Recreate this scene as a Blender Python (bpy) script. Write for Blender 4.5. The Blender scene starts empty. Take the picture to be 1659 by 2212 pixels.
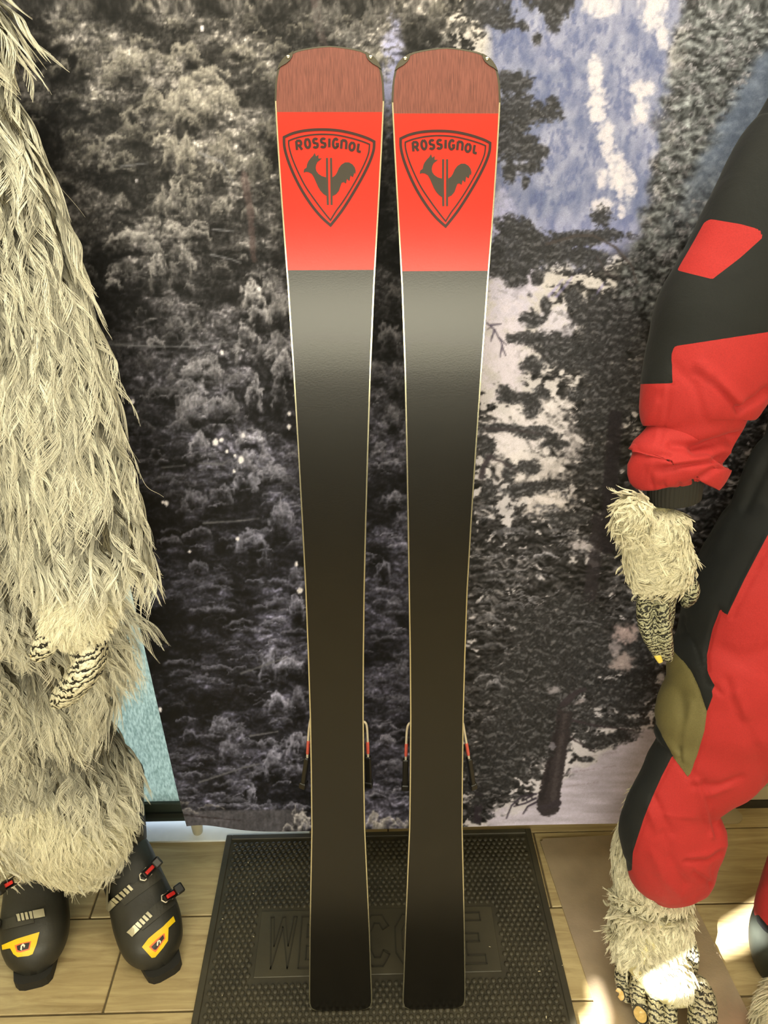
import bpy, bmesh, math, random
import numpy as np
from mathutils import Vector, Matrix
from mathutils.bvhtree import BVHTree
from mathutils.geometry import delaunay_2d_cdt

random.seed(7); np.random.seed(7)
S = bpy.context.scene
COL = S.collection

# ================================================================= camera
PITCH, YAW, H, FPX = math.radians(26.75), math.radians(1.5), 1.373, 1661.0
cam_d = bpy.data.cameras.new('camera'); cam = bpy.data.objects.new('camera', cam_d); COL.objects.link(cam)
cam.location = (0, 0, H)
cam.rotation_euler = (math.pi / 2 - PITCH, 0, -YAW)
cam_d.sensor_fit = 'VERTICAL'; cam_d.sensor_height = 36.0; cam_d.lens = 36.0 * FPX / 2212.0
cam_d.clip_start = 0.02
S.camera = cam

# ================================================================= world, lights, exposure
S.view_settings.view_transform = 'Standard'; S.view_settings.look = 'None'
S.view_settings.exposure = 0.0; S.view_settings.gamma = 1.0; S.view_settings.use_curve_mapping = False
world = bpy.data.worlds.new('world'); S.world = world; world.use_nodes = True
bg = world.node_tree.nodes['Background']; bg.inputs[0].default_value = (0.74, 0.87, 1.0, 1); bg.inputs[1].default_value = 3.2

def area(name, loc, target, sx, sy, power, col):
    d = bpy.data.lights.new(name, 'AREA'); d.shape = 'RECTANGLE'; d.size = sx; d.size_y = sy
    d.energy = power; d.color = col
    o = bpy.data.objects.new(name, d); COL.objects.link(o); o.location = loc
    o.rotation_euler = (Vector(target) - Vector(loc)).to_track_quat('-Z', 'Y').to_euler()
    return o
WARM = (1.0, 0.935, 0.72)
area('ceiling_light_panel', (0.0, 0.42, 2.68), (0.0, 0.90, 0.4), 2.2, 0.5, 36, WARM)
area('shop_light_panel', (0.0, -2.2, 1.72), (0.0, 1.0, 0.95), 2.4, 0.95, 96, (1.0, 0.935, 0.70))
SUN_DIR = Vector((1.47, 1.56, -1.373)).normalized()
sd = bpy.data.lights.new('sun', 'SUN'); sd.energy = 60; sd.angle = math.radians(0.4); sd.color = (1.0, 0.96, 0.86)
so = bpy.data.objects.new('sun', sd); COL.objects.link(so); so.rotation_euler = SUN_DIR.to_track_quat('-Z', 'Y').to_euler()

# ================================================================= helpers
_F = Vector((math.sin(YAW) * math.cos(PITCH), math.cos(YAW) * math.cos(PITCH), -math.sin(PITCH)))
_R = Vector((math.cos(YAW), -math.sin(YAW), 0)); _U = _R.cross(_F)
_C = Vector((0, 0, H))
def ray(px, py): return _F + _R * ((px - 829.5) / FPX) - _U * ((py - 1106) / FPX)
def on_floor(px, py, z=0.0):
    d = ray(px, py); return _C + d * ((z - H) / d.z)
def at(px, py, Y):                       # where the photograph's line of sight meets the upright plane at distance Y
    d = ray(px, py); return _C + d * (Y / d.y)
def depth_of(p): return (Vector(p) - _C).dot(_F)
_Fn, _Rn, _Un, _Cn = (np.array(v) for v in (_F, _R, _U, _C))
def proj(P):
    v = np.asarray(P, float) - _Cn
    z = v @ _Fn
    return 829.5 + FPX * (v @ _Rn) / z, 1106 - FPX * (v @ _Un) / z

def lin(c):
    c = np.array(c, float) / 255.0
    return np.where(c <= 0.04045, c / 12.92, ((c + 0.055) / 1.055) ** 2.4)
def rgba(c): return tuple(lin(c)) + (1.0,)

def tag(o, label=None, cat=None, group=None, kind=None):
    if label: o['label'] = label
    if cat: o['category'] = cat
    if group: o['group'] = group
    if kind: o['kind'] = kind
    return o
def empty(name, loc, label=None, cat=None, group=None, kind=None, rz=0):
    o = bpy.data.objects.new(name, None); COL.objects.link(o); o.location = loc; o.rotation_euler = (0, 0, rz)
    o.empty_display_size = 0.05
    return tag(o, label, cat, group, kind)
def put(o, parent):
    if parent is not None:
        o.parent = parent
        bpy.context.view_layer.update()
        o.matrix_parent_inverse = parent.matrix_world.inverted()
    return o
def mesh_np(name, V, F, mat=None, parent=None, smooth=True):
    me = bpy.data.meshes.new(name)
    V = np.asarray(V, np.float32)
    if isinstance(F, np.ndarray):
        n, k = F.shape
        me.vertices.add(len(V)); me.vertices.foreach_set('co', V.ravel())
        me.loops.add(n * k); me.loops.foreach_set('vertex_index', F.ravel().astype(np.int32))
        me.polygons.add(n); me.polygons.foreach_set('loop_start', np.arange(0, n * k, k, dtype=np.int32))
        me.update(calc_edges=True)
    else:
        me.from_pydata([tuple(v) for v in V], [], [tuple(f) for f in F]); me.update()
    me.validate(clean_customdata=False)
    if smooth: me.polygons.foreach_set('use_smooth', np.ones(len(me.polygons), bool))
    o = bpy.data.objects.new(name, me); COL.objects.link(o)
    if mat: me.materials.append(mat)
    return put(o, parent)
def bm_obj(name, bm, mat=None, parent=None, smooth=False):
    me = bpy.data.meshes.new(name); bmesh.ops.recalc_face_normals(bm, faces=bm.faces); bm.to_mesh(me); bm.free()
    if smooth: me.polygons.foreach_set('use_smooth', np.ones(len(me.polygons), bool))
    if mat: me.materials.append(mat)
    o = bpy.data.objects.new(name, me); COL.objects.link(o)
    return put(o, parent)
def add_box(bm, lo, hi, bev=0.0, M=None, seg=2):
    vs = [bm.verts.new((x, y, z)) for z in (lo[2], hi[2]) for y in (lo[1], hi[1]) for x in (lo[0], hi[0])]
    fs = [bm.faces.new([vs[i] for i in f]) for f in ((0, 2, 3, 1), (4, 5, 7, 6), (0, 1, 5, 4), (2, 6, 7, 3), (0, 4, 6, 2), (1, 3, 7, 5))]
    if bev:
        es = list({e for f in fs for e in f.edges})
        r = bmesh.ops.bevel(bm, geom=es, offset=bev, segments=seg, affect='EDGES', profile=.5)
        vs = list({v for f in r['faces'] for v in f.verts} | {v for v in vs if v.is_valid})
    if M is not None: bmesh.ops.transform(bm, matrix=M, verts=[v for v in vs if v.is_valid])
def box_obj(name, lo, hi, mat, parent=None, bev=0.0, M=None, smooth=False):
    bm = bmesh.new(); add_box(bm, lo, hi, bev, M); return bm_obj(name, bm, mat, parent, smooth)

def frames(path, ref):
    P = [Vector(p) for p in path]; out = []
    for i, p in enumerate(P):
        t = (P[min(i + 1, len(P) - 1)] - P[max(i - 1, 0)]).normalized()
        a = t.cross(ref); a = a.normalized() if a.length > 1e-5 else t.orthogonal().normalized()
        out.append((p, a, a.cross(t).normalized(), t))
    return out
def tube_vf(path, ra, rb=None, n=16, ref=(0, 1, 0), caps=True, off=0):
    """rings along a path; ra is the radius sideways, rb the radius along ref; rounded ends"""
    ref = Vector(ref); k = len(path)
    ra = [ra] * k if np.isscalar(ra) else list(ra)
    rb = list(ra) if rb is None else ([rb] * k if np.isscalar(rb) else list(rb))
    fr = frames(path, ref); rings = []
    def ring(c, a, b, x, y): return [c + a * (x * math.cos(2 * math.pi * j / n)) + b * (y * math.sin(2 * math.pi * j / n)) for j in range(n)]
    if caps:
        p, a, b, t = fr[0]
        for s in (.97, .8, .45): rings.append(ring(p - t * min(ra[0], rb[0]) * s, a, b, ra[0] * math.sqrt(1 - s * s), rb[0] * math.sqrt(1 - s * s)))
    for (p, a, b, t), x, y in zip(fr, ra, rb): rings.append(ring(p, a, b, x, y))
    if caps:
        p, a, b, t = fr[-1]
        for s in (.45, .8, .97): rings.append(ring(p + t * min(ra[-1], rb[-1]) * s, a, b, ra[-1] * math.sqrt(1 - s * s), rb[-1] * math.sqrt(1 - s * s)))
    V = [v for r in rings for v in r]; F = []
    for i in range(len(rings) - 1):
        for j in range(n):
            F.append((off + i * n + j, off + i * n + (j + 1) % n, off + (i + 1) * n + (j + 1) % n, off + (i + 1) * n + j))
    F.append(tuple(off + j for j in reversed(range(n)))); F.append(tuple(off + (len(rings) - 1) * n + j for j in range(n)))
    return V, F
def smooth_path(pts, m=6):
    """Catmull-Rom through rows of numbers"""
    P = np.array([list(p) for p in pts], float); out = []
    for i in range(len(P) - 1):
        p0, p1, p2, p3 = P[max(i - 1, 0)], P[i], P[i + 1], P[min(i + 2, len(P) - 1)]
        for k in range(m):
            t = k / m
            out.append(.5 * ((2 * p1) + (-p0 + p2) * t + (2 * p0 - 5 * p1 + 4 * p2 - p3) * t * t + (-p0 + 3 * p1 - 3 * p2 + p3) * t ** 3))
    out.append(P[-1]); return np.array(out)
def tubes_obj(name, tubes, mat, parent=None, voxel=None, smooth=True):
    V = []; F = []
    for t in tubes:
        v, f = tube_vf(*t[0], off=len(V), **(t[1] if len(t) > 1 else {})); V += v; F += f
    o = mesh_np(name, [tuple(v) for v in V], F, mat, parent, smooth)
    bm = bmesh.new(); bm.from_mesh(o.data); bmesh.ops.recalc_face_normals(bm, faces=bm.faces); bm.to_mesh(o.data); bm.free()
    if voxel: remesh(o, voxel)
    return o
def remesh(o, voxel, relax=3):
    m = o.modifiers.new('r', 'REMESH'); m.mode = 'VOXEL'; m.voxel_size = voxel; m.use_smooth_shade = True
    if relax:
        c = o.modifiers.new('s', 'SMOOTH'); c.factor = .5; c.iterations = relax
    bpy.context.view_layer.update()
    ev = o.evaluated_get(bpy.context.evaluated_depsgraph_get())
    me = bpy.data.meshes.new_from_object(ev); old = o.data
    o.modifiers.clear(); o.data = me
    if not me.materials:
        for mm in old.materials: me.materials.append(mm)
    me.polygons.foreach_set('use_smooth', np.ones(len(me.polygons), bool))
def row_loft(rows, dratio=.8, m=5):
    """rows: (py, left px, right px, Y): outline of a limb read from the photograph and the distance at which it stands -> path, half widths, half depths"""
    R = smooth_path(rows, m); path = []; ra = []; rb = []
    for r in R:
        y, l, rr, Y = r[:4]
        c = at((l + rr) / 2, y, Y); d = depth_of(c)
        w = (rr - l) / 2 * d / FPX
        path.append(c); ra.append(w); rb.append(min(w * dratio, .5) if len(r) < 5 else r[4])
    return path, ra, rb
def verts_np(o, normals=False):
    me = o.data; V = np.empty(len(me.vertices) * 3, np.float32); me.vertices.foreach_get('co', V); V = V.reshape(-1, 3).astype(float)
    if not normals: return V
    N = np.empty(len(me.vertices) * 3, np.float32); me.vertices.foreach_get('normal', N) if hasattr(me.vertices[0], 'normal') else None
    return V, N.reshape(-1, 3).astype(float)
def seg_dist(x, y, pts):
    d = np.full(np.shape(x), 1e9)
    for (x0, y0), (x1, y1) in zip(pts[:-1], pts[1:]):
        dx, dy = x1 - x0, y1 - y0
        t = np.clip(((x - x0) * dx + (y - y0) * dy) / (dx * dx + dy * dy + 1e-9), 0, 1)
        d = np.minimum(d, np.hypot(x - x0 - t * dx, y - y0 - t * dy))
    return d
def poly_sdf(x, y, poly):
    """signed distance, positive inside"""
    d = seg_dist(x, y, list(poly) + [poly[0]]); ins = np.zeros(np.shape(x), bool)
    n = len(poly)
    for i in range(n):
        x0, y0 = poly[i]; x1, y1 = poly[(i + 1) % n]
        if y0 == y1: continue
        c = ((y0 > y) != (y1 > y)) & (x < (x1 - x0) * (y - y0) / (y1 - y0) + x0)
        ins ^= c
    return np.where(ins, d, -d)
def fold(o, creases, noise=0.0, nscale=40.0, seed=1):
    """press creases (furrows) and raise ridges in cloth; creases: (points, half width px, depth m, +1 ridge / -1 furrow)"""
    V, N = verts_np(o, True); x, y = proj(V)
    front = np.clip(((_Cn - V) * N).sum(1) / np.linalg.norm(_Cn - V, axis=1) * 2.5 + .3, 0, 1)
    D = np.zeros(len(V))
    for pts, w, dep in creases:
        d = seg_dist(x, y, pts); ends = 1.0
        D += dep * np.exp(-(d / w) ** 2) * front
    if noise:
        D += noise * (fbm(V[:, 0] * nscale + V[:, 1] * 17, V[:, 2] * nscale * .7 + V[:, 1] * 23, seed, 3) - .5) * 2
    V = V + N * D[:, None]
    o.data.vertices.foreach_set('co', V.astype(np.float32).ravel()); o.data.update()
def attr(o, name, vals):
    a = o.data.attributes.new(name, 'FLOAT', 'POINT'); a.data.foreach_set('value', np.asarray(vals, np.float32))
def bvh_of(o):
    me = o.data; return BVHTree.FromPolygons([v.co.copy() for v in me.vertices], [tuple(p.vertices) for p in me.polygons])
def inlay(name, bvh, poly, mat, parent, lift=.0008, step=4.0, thick=0.0, fallback=None):
    """a thin shaped piece lying on a surface; outline read from the photograph, laid onto the solid it sits on"""
    xs = [p[0] for p in poly]; ys = [p[1] for p in poly]; pts = []; n = len(poly)
    for i in range(n):
        a, b = Vector(poly[i]), Vector(poly[(i + 1) % n]); k = max(1, int((b - a).length / step))
        for j in range(k): pts.append(a.lerp(b, j / k))
    nb = len(pts); gx = np.arange(min(xs) + step / 2, max(xs), step); gy = np.arange(min(ys) + step / 2, max(ys), step)
    X, Y = np.meshgrid(gx, gy); s = poly_sdf(X.ravel(), Y.ravel(), poly) > step * .45
    pts += [Vector((a, b)) for a, b in zip(X.ravel()[s], Y.ravel()[s])]
    vs, es, fs, *_ = delaunay_2d_cdt(pts, [(i, (i + 1) % nb) for i in range(nb)], [], 1, 1e-5)
    V = []; Nn = []
    last = None
    for v in vs:
        d = ray(v.x, v.y).normalized(); h = bvh.ray_cast(_C, d) if bvh else None
        if bvh is None:
            p, nr = fallback(v.x, v.y)
        elif h[0] is None:
            nr_ = bvh.find_nearest(_C + d * (last or 1.0)); p, nr = nr_[0], nr_[1]
        else: p, nr = h[0], h[1]; last = h[3]
        if nr.dot(d) > 0: nr = -nr
        V.append(p + nr * lift); Nn.append(nr)
    return _plate(name, V, Nn, fs, mat, parent, thick)
def _plate(name, V, Nn, fs, mat, parent, thick):
    bm = bmesh.new(); bv = [bm.verts.new(v) for v in V]
    for f in fs:
        try: bm.faces.new([bv[i] for i in f])
        except ValueError: pass
    if thick:
        r = bmesh.ops.extrude_face_region(bm, geom=list(bm.faces)); mv = [g for g in r['geom'] if isinstance(g, bmesh.types.BMVert)]
        idx = {tuple(round(c, 7) for c in v): nn for v, nn in zip(V, Nn)}
        for v in mv: v.co += idx.get(tuple(round(c, 7) for c in v.co), Vector((0, -1, 0))) * thick
    return bm_obj(name, bm, mat, parent)

# ---------------------------------------------------------------- materials
def mat(name, col, rough=.6, metal=0.0, bump=0.0, bscale=200.0, var=0.0, vscale=8.0, spec=.5, **kw):
    m = bpy.data.materials.new(name); m.use_nodes = True; nt = m.node_tree; b = nt.nodes['Principled BSDF']
    c = rgba(col); b.inputs['Base Color'].default_value = c; b.inputs['Roughness'].default_value = rough; b.inputs['Metallic'].default_value = metal
    b.inputs['Specular IOR Level'].default_value = spec
    for k, v in kw.items(): b.inputs[k.replace('_', ' ')].default_value = v
    if var or bump: tc = nt.nodes.new('ShaderNodeTexCoord')
    if var:
        n = nt.nodes.new('ShaderNodeTexNoise'); n.inputs['Scale'].default_value = vscale; n.inputs['Detail'].default_value = 5; nt.links.new(tc.outputs['Object'], n.inputs['Vector'])
        r = nt.nodes.new('ShaderNodeMapRange'); r.inputs[1].default_value = .3; r.inputs[2].default_value = .7; r.inputs[3].default_value = 1 - var; r.inputs[4].default_value = 1 + var
        x = nt.nodes.new('ShaderNodeVectorMath'); x.operation = 'SCALE'; x.inputs[0].default_value = c[:3]
        nt.links.new(n.outputs[0], r.inputs[0]); nt.links.new(r.outputs[0], x.inputs['Scale']); nt.links.new(x.outputs[0], b.inputs['Base Color'])
    if bump:
        n = nt.nodes.new('ShaderNodeTexNoise'); n.inputs['Scale'].default_value = bscale; n.inputs['Detail'].default_value = 3; nt.links.new(tc.outputs['Object'], n.inputs['Vector'])
        bp = nt.nodes.new('ShaderNodeBump'); bp.inputs['Strength'].default_value = bump; bp.inputs['Distance'].default_value = .001
        nt.links.new(n.outputs[0], bp.inputs['Height']); nt.links.new(bp.outputs[0], b.inputs['Normal'])
    return m
def nodes(m): return m.node_tree, m.node_tree.nodes['Principled BSDF']
def add(nt, t, **kw):
    n = nt.nodes.new(t)
    for k, v in kw.items():
        if k.startswith('i_'): n.inputs[k[2:].replace('_', ' ')].default_value = v
        elif k.startswith('n') and k[1:].isdigit(): n.inputs[int(k[1:])].default_value = v
        else: setattr(n, k, v)
    return n
def ramp(nt, stops, interp='LINEAR'):
    r = nt.nodes.new('ShaderNodeValToRGB'); r.color_ramp.interpolation = interp
    e = r.color_ramp.elements
    while len(e) < len(stops): e.new(.5)
    for k, (p, c) in enumerate(stops): e[k].position = p; e[k].color = c
    return r

# ---------------------------------------------------------------- the printed forest picture (numpy painter)
_TAB = {}
def _tab(seed):
    if seed not in _TAB:
        _TAB[seed] = np.random.RandomState(seed + 5).rand(256, 256).astype(np.float32)
    return _TAB[seed]

def vnoise(x, y, seed=0):
    x = np.asarray(x, np.float32); y = np.asarray(y, np.float32)
    x, y = np.broadcast_arrays(x, y)
    T = _tab(int(seed) % 64)
    x = x + (seed * 7.31) % 97; y = y + (seed * 3.17) % 89
    xf = np.floor(x); yf = np.floor(y)
    fx = x - xf; fy = y - yf
    xi = xf.astype(np.int32) & 255; yi = yf.astype(np.int32) & 255
    x1 = (xi + 1) & 255; y1 = (yi + 1) & 255
    fx = fx * fx * (3 - 2 * fx); fy = fy * fy * (3 - 2 * fy)
    a = T[yi, xi]; b = T[yi, x1]; c = T[y1, xi]; d = T[y1, x1]
    a = a + (b - a) * fx; c = c + (d - c) * fx
    return a + (c - a) * fy

def fbm(x, y, seed=0, octv=4, gain=0.5):
    s = 0.0; a = 1.0; t = 0.0
    for o in range(octv):
        s = s + a * vnoise(x * 2 ** o + 13.7 * o, y * 2 ** o + 7.1 * o, seed + o * 17)
        t += a; a *= gain
    return s / t

def sstep(a, b, x):
    t = np.clip((x - a) / (b - a), 0, 1)
    return t * t * (3 - 2 * t)

PAINT_L = """75 80 70 75 85 85 80 72 70 75 90 150 160 165 150 120 130
80 75 80 105 95 100 85 75 110 90 110 140 140 145 140 115 130
70 70 85 95 120 125 85 70 130 80 100 130 145 140 120 120 140
60 65 75 80 115 110 85 60 60 60 80 135 150 140 115 110 120
60 60 65 80 100 95 75 60 55 60 80 140 150 150 110 100 90
60 60 60 95 95 85 75 60 50 60 95 95 140 130 105 80 60
50 50 50 65 90 80 95 80 55 60 130 120 130 110 100 80 60
50 45 45 60 75 80 110 90 60 70 165 170 145 90 75 60 60
50 45 45 60 80 90 95 70 60 70 155 165 110 80 70 60 60
50 45 40 45 75 85 80 60 65 70 120 150 105 70 60 60 60
50 45 40 40 60 70 70 60 65 70 130 140 90 60 45 60 90
50 45 40 40 60 65 75 60 70 65 80 120 95 65 45 50 70
50 45 40 40 50 55 65 60 65 60 70 75 80 60 50 40 60
50 45 40 40 50 55 60 60 60 60 75 65 65 60 65 50 60
50 45 40 40 45 50 70 60 60 60 80 60 58 65 75 60 60
50 45 40 40 50 55 70 60 60 60 60 58 65 80 95 80 60
50 45 40 40 50 60 65 60 60 60 60 60 90 140 150 120 90
50 45 40 40 55 60 70 60 60 60 70 110 150 165 165 140 120
50 45 40 50 80 80 110 90 120 110 120 165 170 175 170 150 120"""

def paint_forest(sc=0.5):
    W = int(1700 * sc) + 1; H = int(1840 * sc) + 1
    X, Y = np.meshgrid((np.arange(W) / sc - 20).astype(np.float32), (np.arange(H) / sc - 20).astype(np.float32))
    G = np.array([[float(v) for v in r.split()] for r in PAINT_L.split("\n")])
    gx = np.clip(X / 100.0, 0, 15.999); gy = np.clip(Y / 100.0, 0, 17.999)
    wx = gx + 0.5 * (fbm(X / 60, Y / 60, 5) - .5); wy = gy + 0.5 * (fbm(X / 60, Y / 60, 9) - .5)
    wx = np.clip(wx, 0, 15.999); wy = np.clip(wy, 0, 17.999)
    i = wx.astype(int); j = wy.astype(int); fx = wx - i; fy = wy - j
    L = (G[j, i] * (1 - fx) + G[j, i + 1] * fx) * (1 - fy) + (G[j + 1, i] * (1 - fx) + G[j + 1, i + 1] * fx) * fy
    # --- snow laden spruce texture: bright on the top of each clump, dark beneath
    ux = X + 14 * (fbm(X / 30, Y / 30, 31) - .5) * 2; uy = Y + 14 * (fbm(X / 30, Y / 30, 37) - .5) * 2
    def relief(sx, sy, seed, d):
        return fbm(ux / sx, (uy + d) / sy, seed, 3) - fbm(ux / sx, (uy - d) / sy, seed, 3)
    r1 = relief(34, 30, 41, 7) * 3.6
    r2 = relief(15, 11, 43, 3) * 3.2
    drape = fbm(ux / 6.0, uy / 26.0, 47, 3) - .5
    fine = fbm(X / 4.2, Y / 3.6, 53, 2) - .5
    low = sstep(700, 1300, Y)
    horiz = relief(26, 7, 59, 2.2) * 3.0
    tex = 0.30 * r1 + 0.40 * r2 + 1.0 * drape * (1 - low * .5) + 0.8 * fine + 0.22 * horiz * (low * .8 + .2)
    big = fbm(X / 75, Y / 60, 39, 3)
    tree = L * np.exp(np.clip(tex, -1.0, 1.1)) * (.46 + .62 * sstep(.36, .66, big))
    # --- pine foliage on the right: needle tufts
    q = fbm(ux / 11, uy / 7, 61, 3); q2 = fbm(ux / 22, uy / 16, 67, 3)
    tuft = sstep(.44, .60, .55 * q + .45 * q2 + .0)
    rightw = sstep(950, 975, X)
    blob = sstep(.50, .70, fbm(ux / 9, uy / 5, 71, 3)) * sstep(.35, .6, fbm(X / 60, Y / 45, 73, 3))
    dark = 30 + 34 * fbm(X / 4, Y / 3.4, 75, 2) + 66 * blob + 26 * np.clip(relief(16, 9, 77, 2.5) * 5, -1, 1)
    light = 178 + 26 * (fbm(X / 50, Y / 30, 79, 3) - .5)
    cover = np.clip((178 - L) / 115.0, 0, 1)                    # how much of the place is covered by needles
    th = .5 + (cover - .5) * .50
    q3 = fbm(ux / 48, uy / 34, 69, 3)
    m = sstep(-.03, .03, th - (.5 + (.42 * q + .38 * q2 + .2 * q3 - .5) * 1.5))
    pine = light * (1 - m) + dark * m
    V = tree * (1 - rightw) + pine * rightw
    # colour: warm grey at the top, blue black at the bottom left
    coolness = sstep(300, 1300, Y) * (1 - .75 * rightw)
    R = V * (1.03 - .06 * coolness); Gc = V * (1.0 - .035 * coolness); B = V * (.93 + .14 * coolness)
    im = np.stack([R, Gc, B], -1)
    def blend(mask, col):
        im[:] = im * (1 - mask[..., None]) + np.asarray(col, float) * mask[..., None] if np.ndim(col) == 1 else im * (1 - mask[..., None]) + col * mask[..., None]
    def seg(x0, y0, x1, y1, w0, w1):
        dx, dy = x1 - x0, y1 - y0
        t = np.clip(((X - x0) * dx + (Y - y0) * dy) / (dx * dx + dy * dy + 1e-6), 0, 1)
        d = np.hypot(X - x0 - t * dx, Y - y0 - t * dy)
        w = w0 + (w1 - w0) * t
        return sstep(1.2, -1.2, d - w)
    def window(cx, cy, rx, ry):
        a0 = max(0, int((cy - ry + 20) * sc)); a1 = max(a0, min(H, int((cy + ry + 20) * sc) + 1))
        b0 = max(0, int((cx - rx + 20) * sc)); b1 = max(b0, min(W, int((cx + rx + 20) * sc) + 1))
        return (slice(a0, a1), slice(b0, b1)), X[a0:a1, b0:b1], Y[a0:a1, b0:b1]
    def stroke(pts, w0, w1, col, a=1.0, rough=0.0):
        n = len(pts) - 1; mk_ = np.zeros_like(X)
        for k in range(n):
            xs = [pts[k][0], pts[k + 1][0]]; ys = [pts[k][1], pts[k + 1][1]]
            pad = max(w0, w1) + 8
            a0 = max(0, int((min(ys) - pad + 20) * sc)); a1 = min(H, int((max(ys) + pad + 20) * sc) + 1)
            b0 = max(0, int((min(xs) - pad + 20) * sc)); b1 = min(W, int((max(xs) + pad + 20) * sc) + 1)
            if a1 <= a0 or b1 <= b0: continue
            wA = w0 + (w1 - w0) * k / n; wB = w0 + (w1 - w0) * (k + 1) / n
            Xs = X[a0:a1, b0:b1]; Ys = Y[a0:a1, b0:b1]
            dx = xs[1] - xs[0]; dy = ys[1] - ys[0]
            t = np.clip(((Xs - xs[0]) * dx + (Ys - ys[0]) * dy) / (dx * dx + dy * dy + 1e-6), 0, 1)
            d = np.hypot(Xs - xs[0] - t * dx, Ys - ys[0] - t * dy) + rough * (fine[a0:a1, b0:b1]) * 2
            mk_[a0:a1, b0:b1] = np.maximum(mk_[a0:a1, b0:b1], sstep(1.3, -1.3, d - (wA + (wB - wA) * t)))
        ys_, xs_ = [p[1] for p in pts], [p[0] for p in pts]
        pd = max(w0, w1) + 10
        sl, _, _ = window((min(xs_) + max(xs_)) / 2, (min(ys_) + max(ys_)) / 2, (max(xs_) - min(xs_)) / 2 + pd, (max(ys_) - min(ys_)) / 2 + pd)
        k_ = (mk_[sl] * a)[..., None]
        im[sl] = im[sl] * (1 - k_) + np.asarray(col, float) * k_
    # --- the blue shaded mountain side
    mt = sstep(1035, 1075, X + 30 * (fbm(X / 40, Y / 40, 83) - .5)) * sstep(600, 520, Y + .16 * (X - 1250) + 60 * (fbm(X / 50, Y / 50, 87) - .5))
    mt *= sstep(-25, 25, (1478 - .17 * Y) - X + 70 * (fbm(X / 45, Y / 45, 89) - .5))
    streak = fbm(X / 16 + Y / 90, Y / 34, 97, 4)
    lowf = fbm(X / 110, Y / 90, 95, 3) - .5
    mcol = np.stack([127 + 62 * (streak - .5) + 60 * lowf, 131 + 56 * (streak - .5) + 52 * lowf, 146 + 40 * (streak - .5) + 40 * lowf], -1)
    dk = sstep(.52, .66, fbm(X / 9 + 5, Y / 17, 101, 5, .6)) * .55
    mcol = mcol * (1 - dk[..., None]) + np.array([84, 92, 120.]) * dk[..., None]
    blend(mt, mcol)
    hz = sstep(420, 560, Y) * mt * .35
    blend(hz, np.array([168, 165, 190.]))
    def patch(cx, cy, rx, ry, col, a=.9, s=13, seed=3, edge=.8):
        sl, Xs, Ys = window(cx, cy, rx * 1.6, ry * 1.6)
        if Xs.size == 0: return
        d = ((Xs - cx) / rx) ** 2 + ((Ys - cy) / ry) ** 2
        k = (sstep(edge, -edge, d - 1 + 3.6 * (fbm(Xs / s, Ys / s, seed, 5, .62) - .5)) * a)[..., None]
        im[sl] = im[sl] * (1 - k) + np.asarray(col, float) * k
    warm = [196, 190, 184]
    for cx, cy, rx, ry in [(1295, 15, 34, 26), (1410, 20, 28, 40), (1432, 80, 12, 26), (1285, 150, 16, 34), (1290, 225, 20, 46), (1310, 300, 15, 40), (1330, 365, 17, 42), (1352, 395, 22, 40), (1300, 385, 12, 22), (1300, 445, 26, 16), (1385, 240, 17, 30), (1385, 190, 26, 18), (1342, 455, 8, 14), (1470, 160, 26, 22)]:
        patch(cx, cy, rx, ry, warm, .85, 9, int(cx))
    # light gap between the skis and right of them
    patch(850, 165, 26, 110, [165, 166, 186], .9, 20, 7); patch(855, 290, 10, 60, [60, 58, 66], .5, 16, 9)
    patch(1075, 470, 34, 60, [172, 170, 186], .7, 14, 8)
    patch(1105, 640, 60, 70, [186, 181, 186], .85, 16, 11); patch(1095, 760, 50, 90, [196, 189, 188], .9, 16, 12)
    patch(1200, 700, 42, 40, [190, 185, 186], .8, 12, 14); patch(1165, 900, 66, 46, [204, 198, 190], .9, 14, 15)
    patch(1100, 940, 56, 44, [200, 194, 188], .9, 12, 16); patch(1140, 1010, 80, 36, [203, 197, 188], .85, 12, 17)
    patch(1180, 1085, 48, 30, [205, 198, 188], .85, 10, 18); patch(1235, 960, 22, 34, [190, 184, 178], .7, 9, 19)
    # right hand frosty pine, snow lumps on grey green twigs
    fb_ = np.where(Y < 420, 1478 - .17 * Y, 1407 - (Y - 420) * .40)
    fr = sstep(-20, 30, X - fb_ + 70 * (fbm(X / 26, Y / 26, 103) - .5)) * sstep(820, 640, Y)
    lump = relief(15, 14, 107, 4) * 4.2
    fv = (92 - 34 * sstep(380, 760, Y)) + 44 * np.clip(lump, -.75, 1.2) + 50 * fine + 90 * (fbm(X / 14, Y / 34, 109) - .5)
    blend(fr, np.stack([fv * .98, fv * 1.0, fv * .96], -1))
    bl = sstep(-10, 40, X + .55 * Y - 1690 + 40 * (fbm(X / 40, Y / 20, 113) - .5)) * sstep(70, 130, Y) * sstep(560, 300, Y)
    blend(bl * .75, np.array([122, 134, 148.]) + 26 * (fbm(X / 30, Y / 60, 117) - .5)[..., None])
    # --- clumps of snow on drooping branches
    rs = np.random.RandomState(11)
    def clump(cx, cy, w, h, b, tint=0, seed=0):
        a0 = max(0, int((cy - h * .6 + 20) * sc)); a1 = min(H, int((cy + h * 1.5 + 20) * sc))
        b0 = max(0, int((cx - w * 1.2 + 20) * sc)); b1 = min(W, int((cx + w * 1.2 + 20) * sc))
        if a1 <= a0 or b1 <= b0: return
        Xs = X[a0:a1, b0:b1]; Ys = Y[a0:a1, b0:b1]
        wxp = (6 + .9 * w) * (fbm(Xs / (5 + .4 * w), Ys / (5 + .4 * w), 200 + seed, 3) - .5)
        wyp = (4 + .9 * h) * (fbm(Xs / (4 + .3 * w), Ys / (5 + .35 * h), 205 + seed, 3) - .5)
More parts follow.
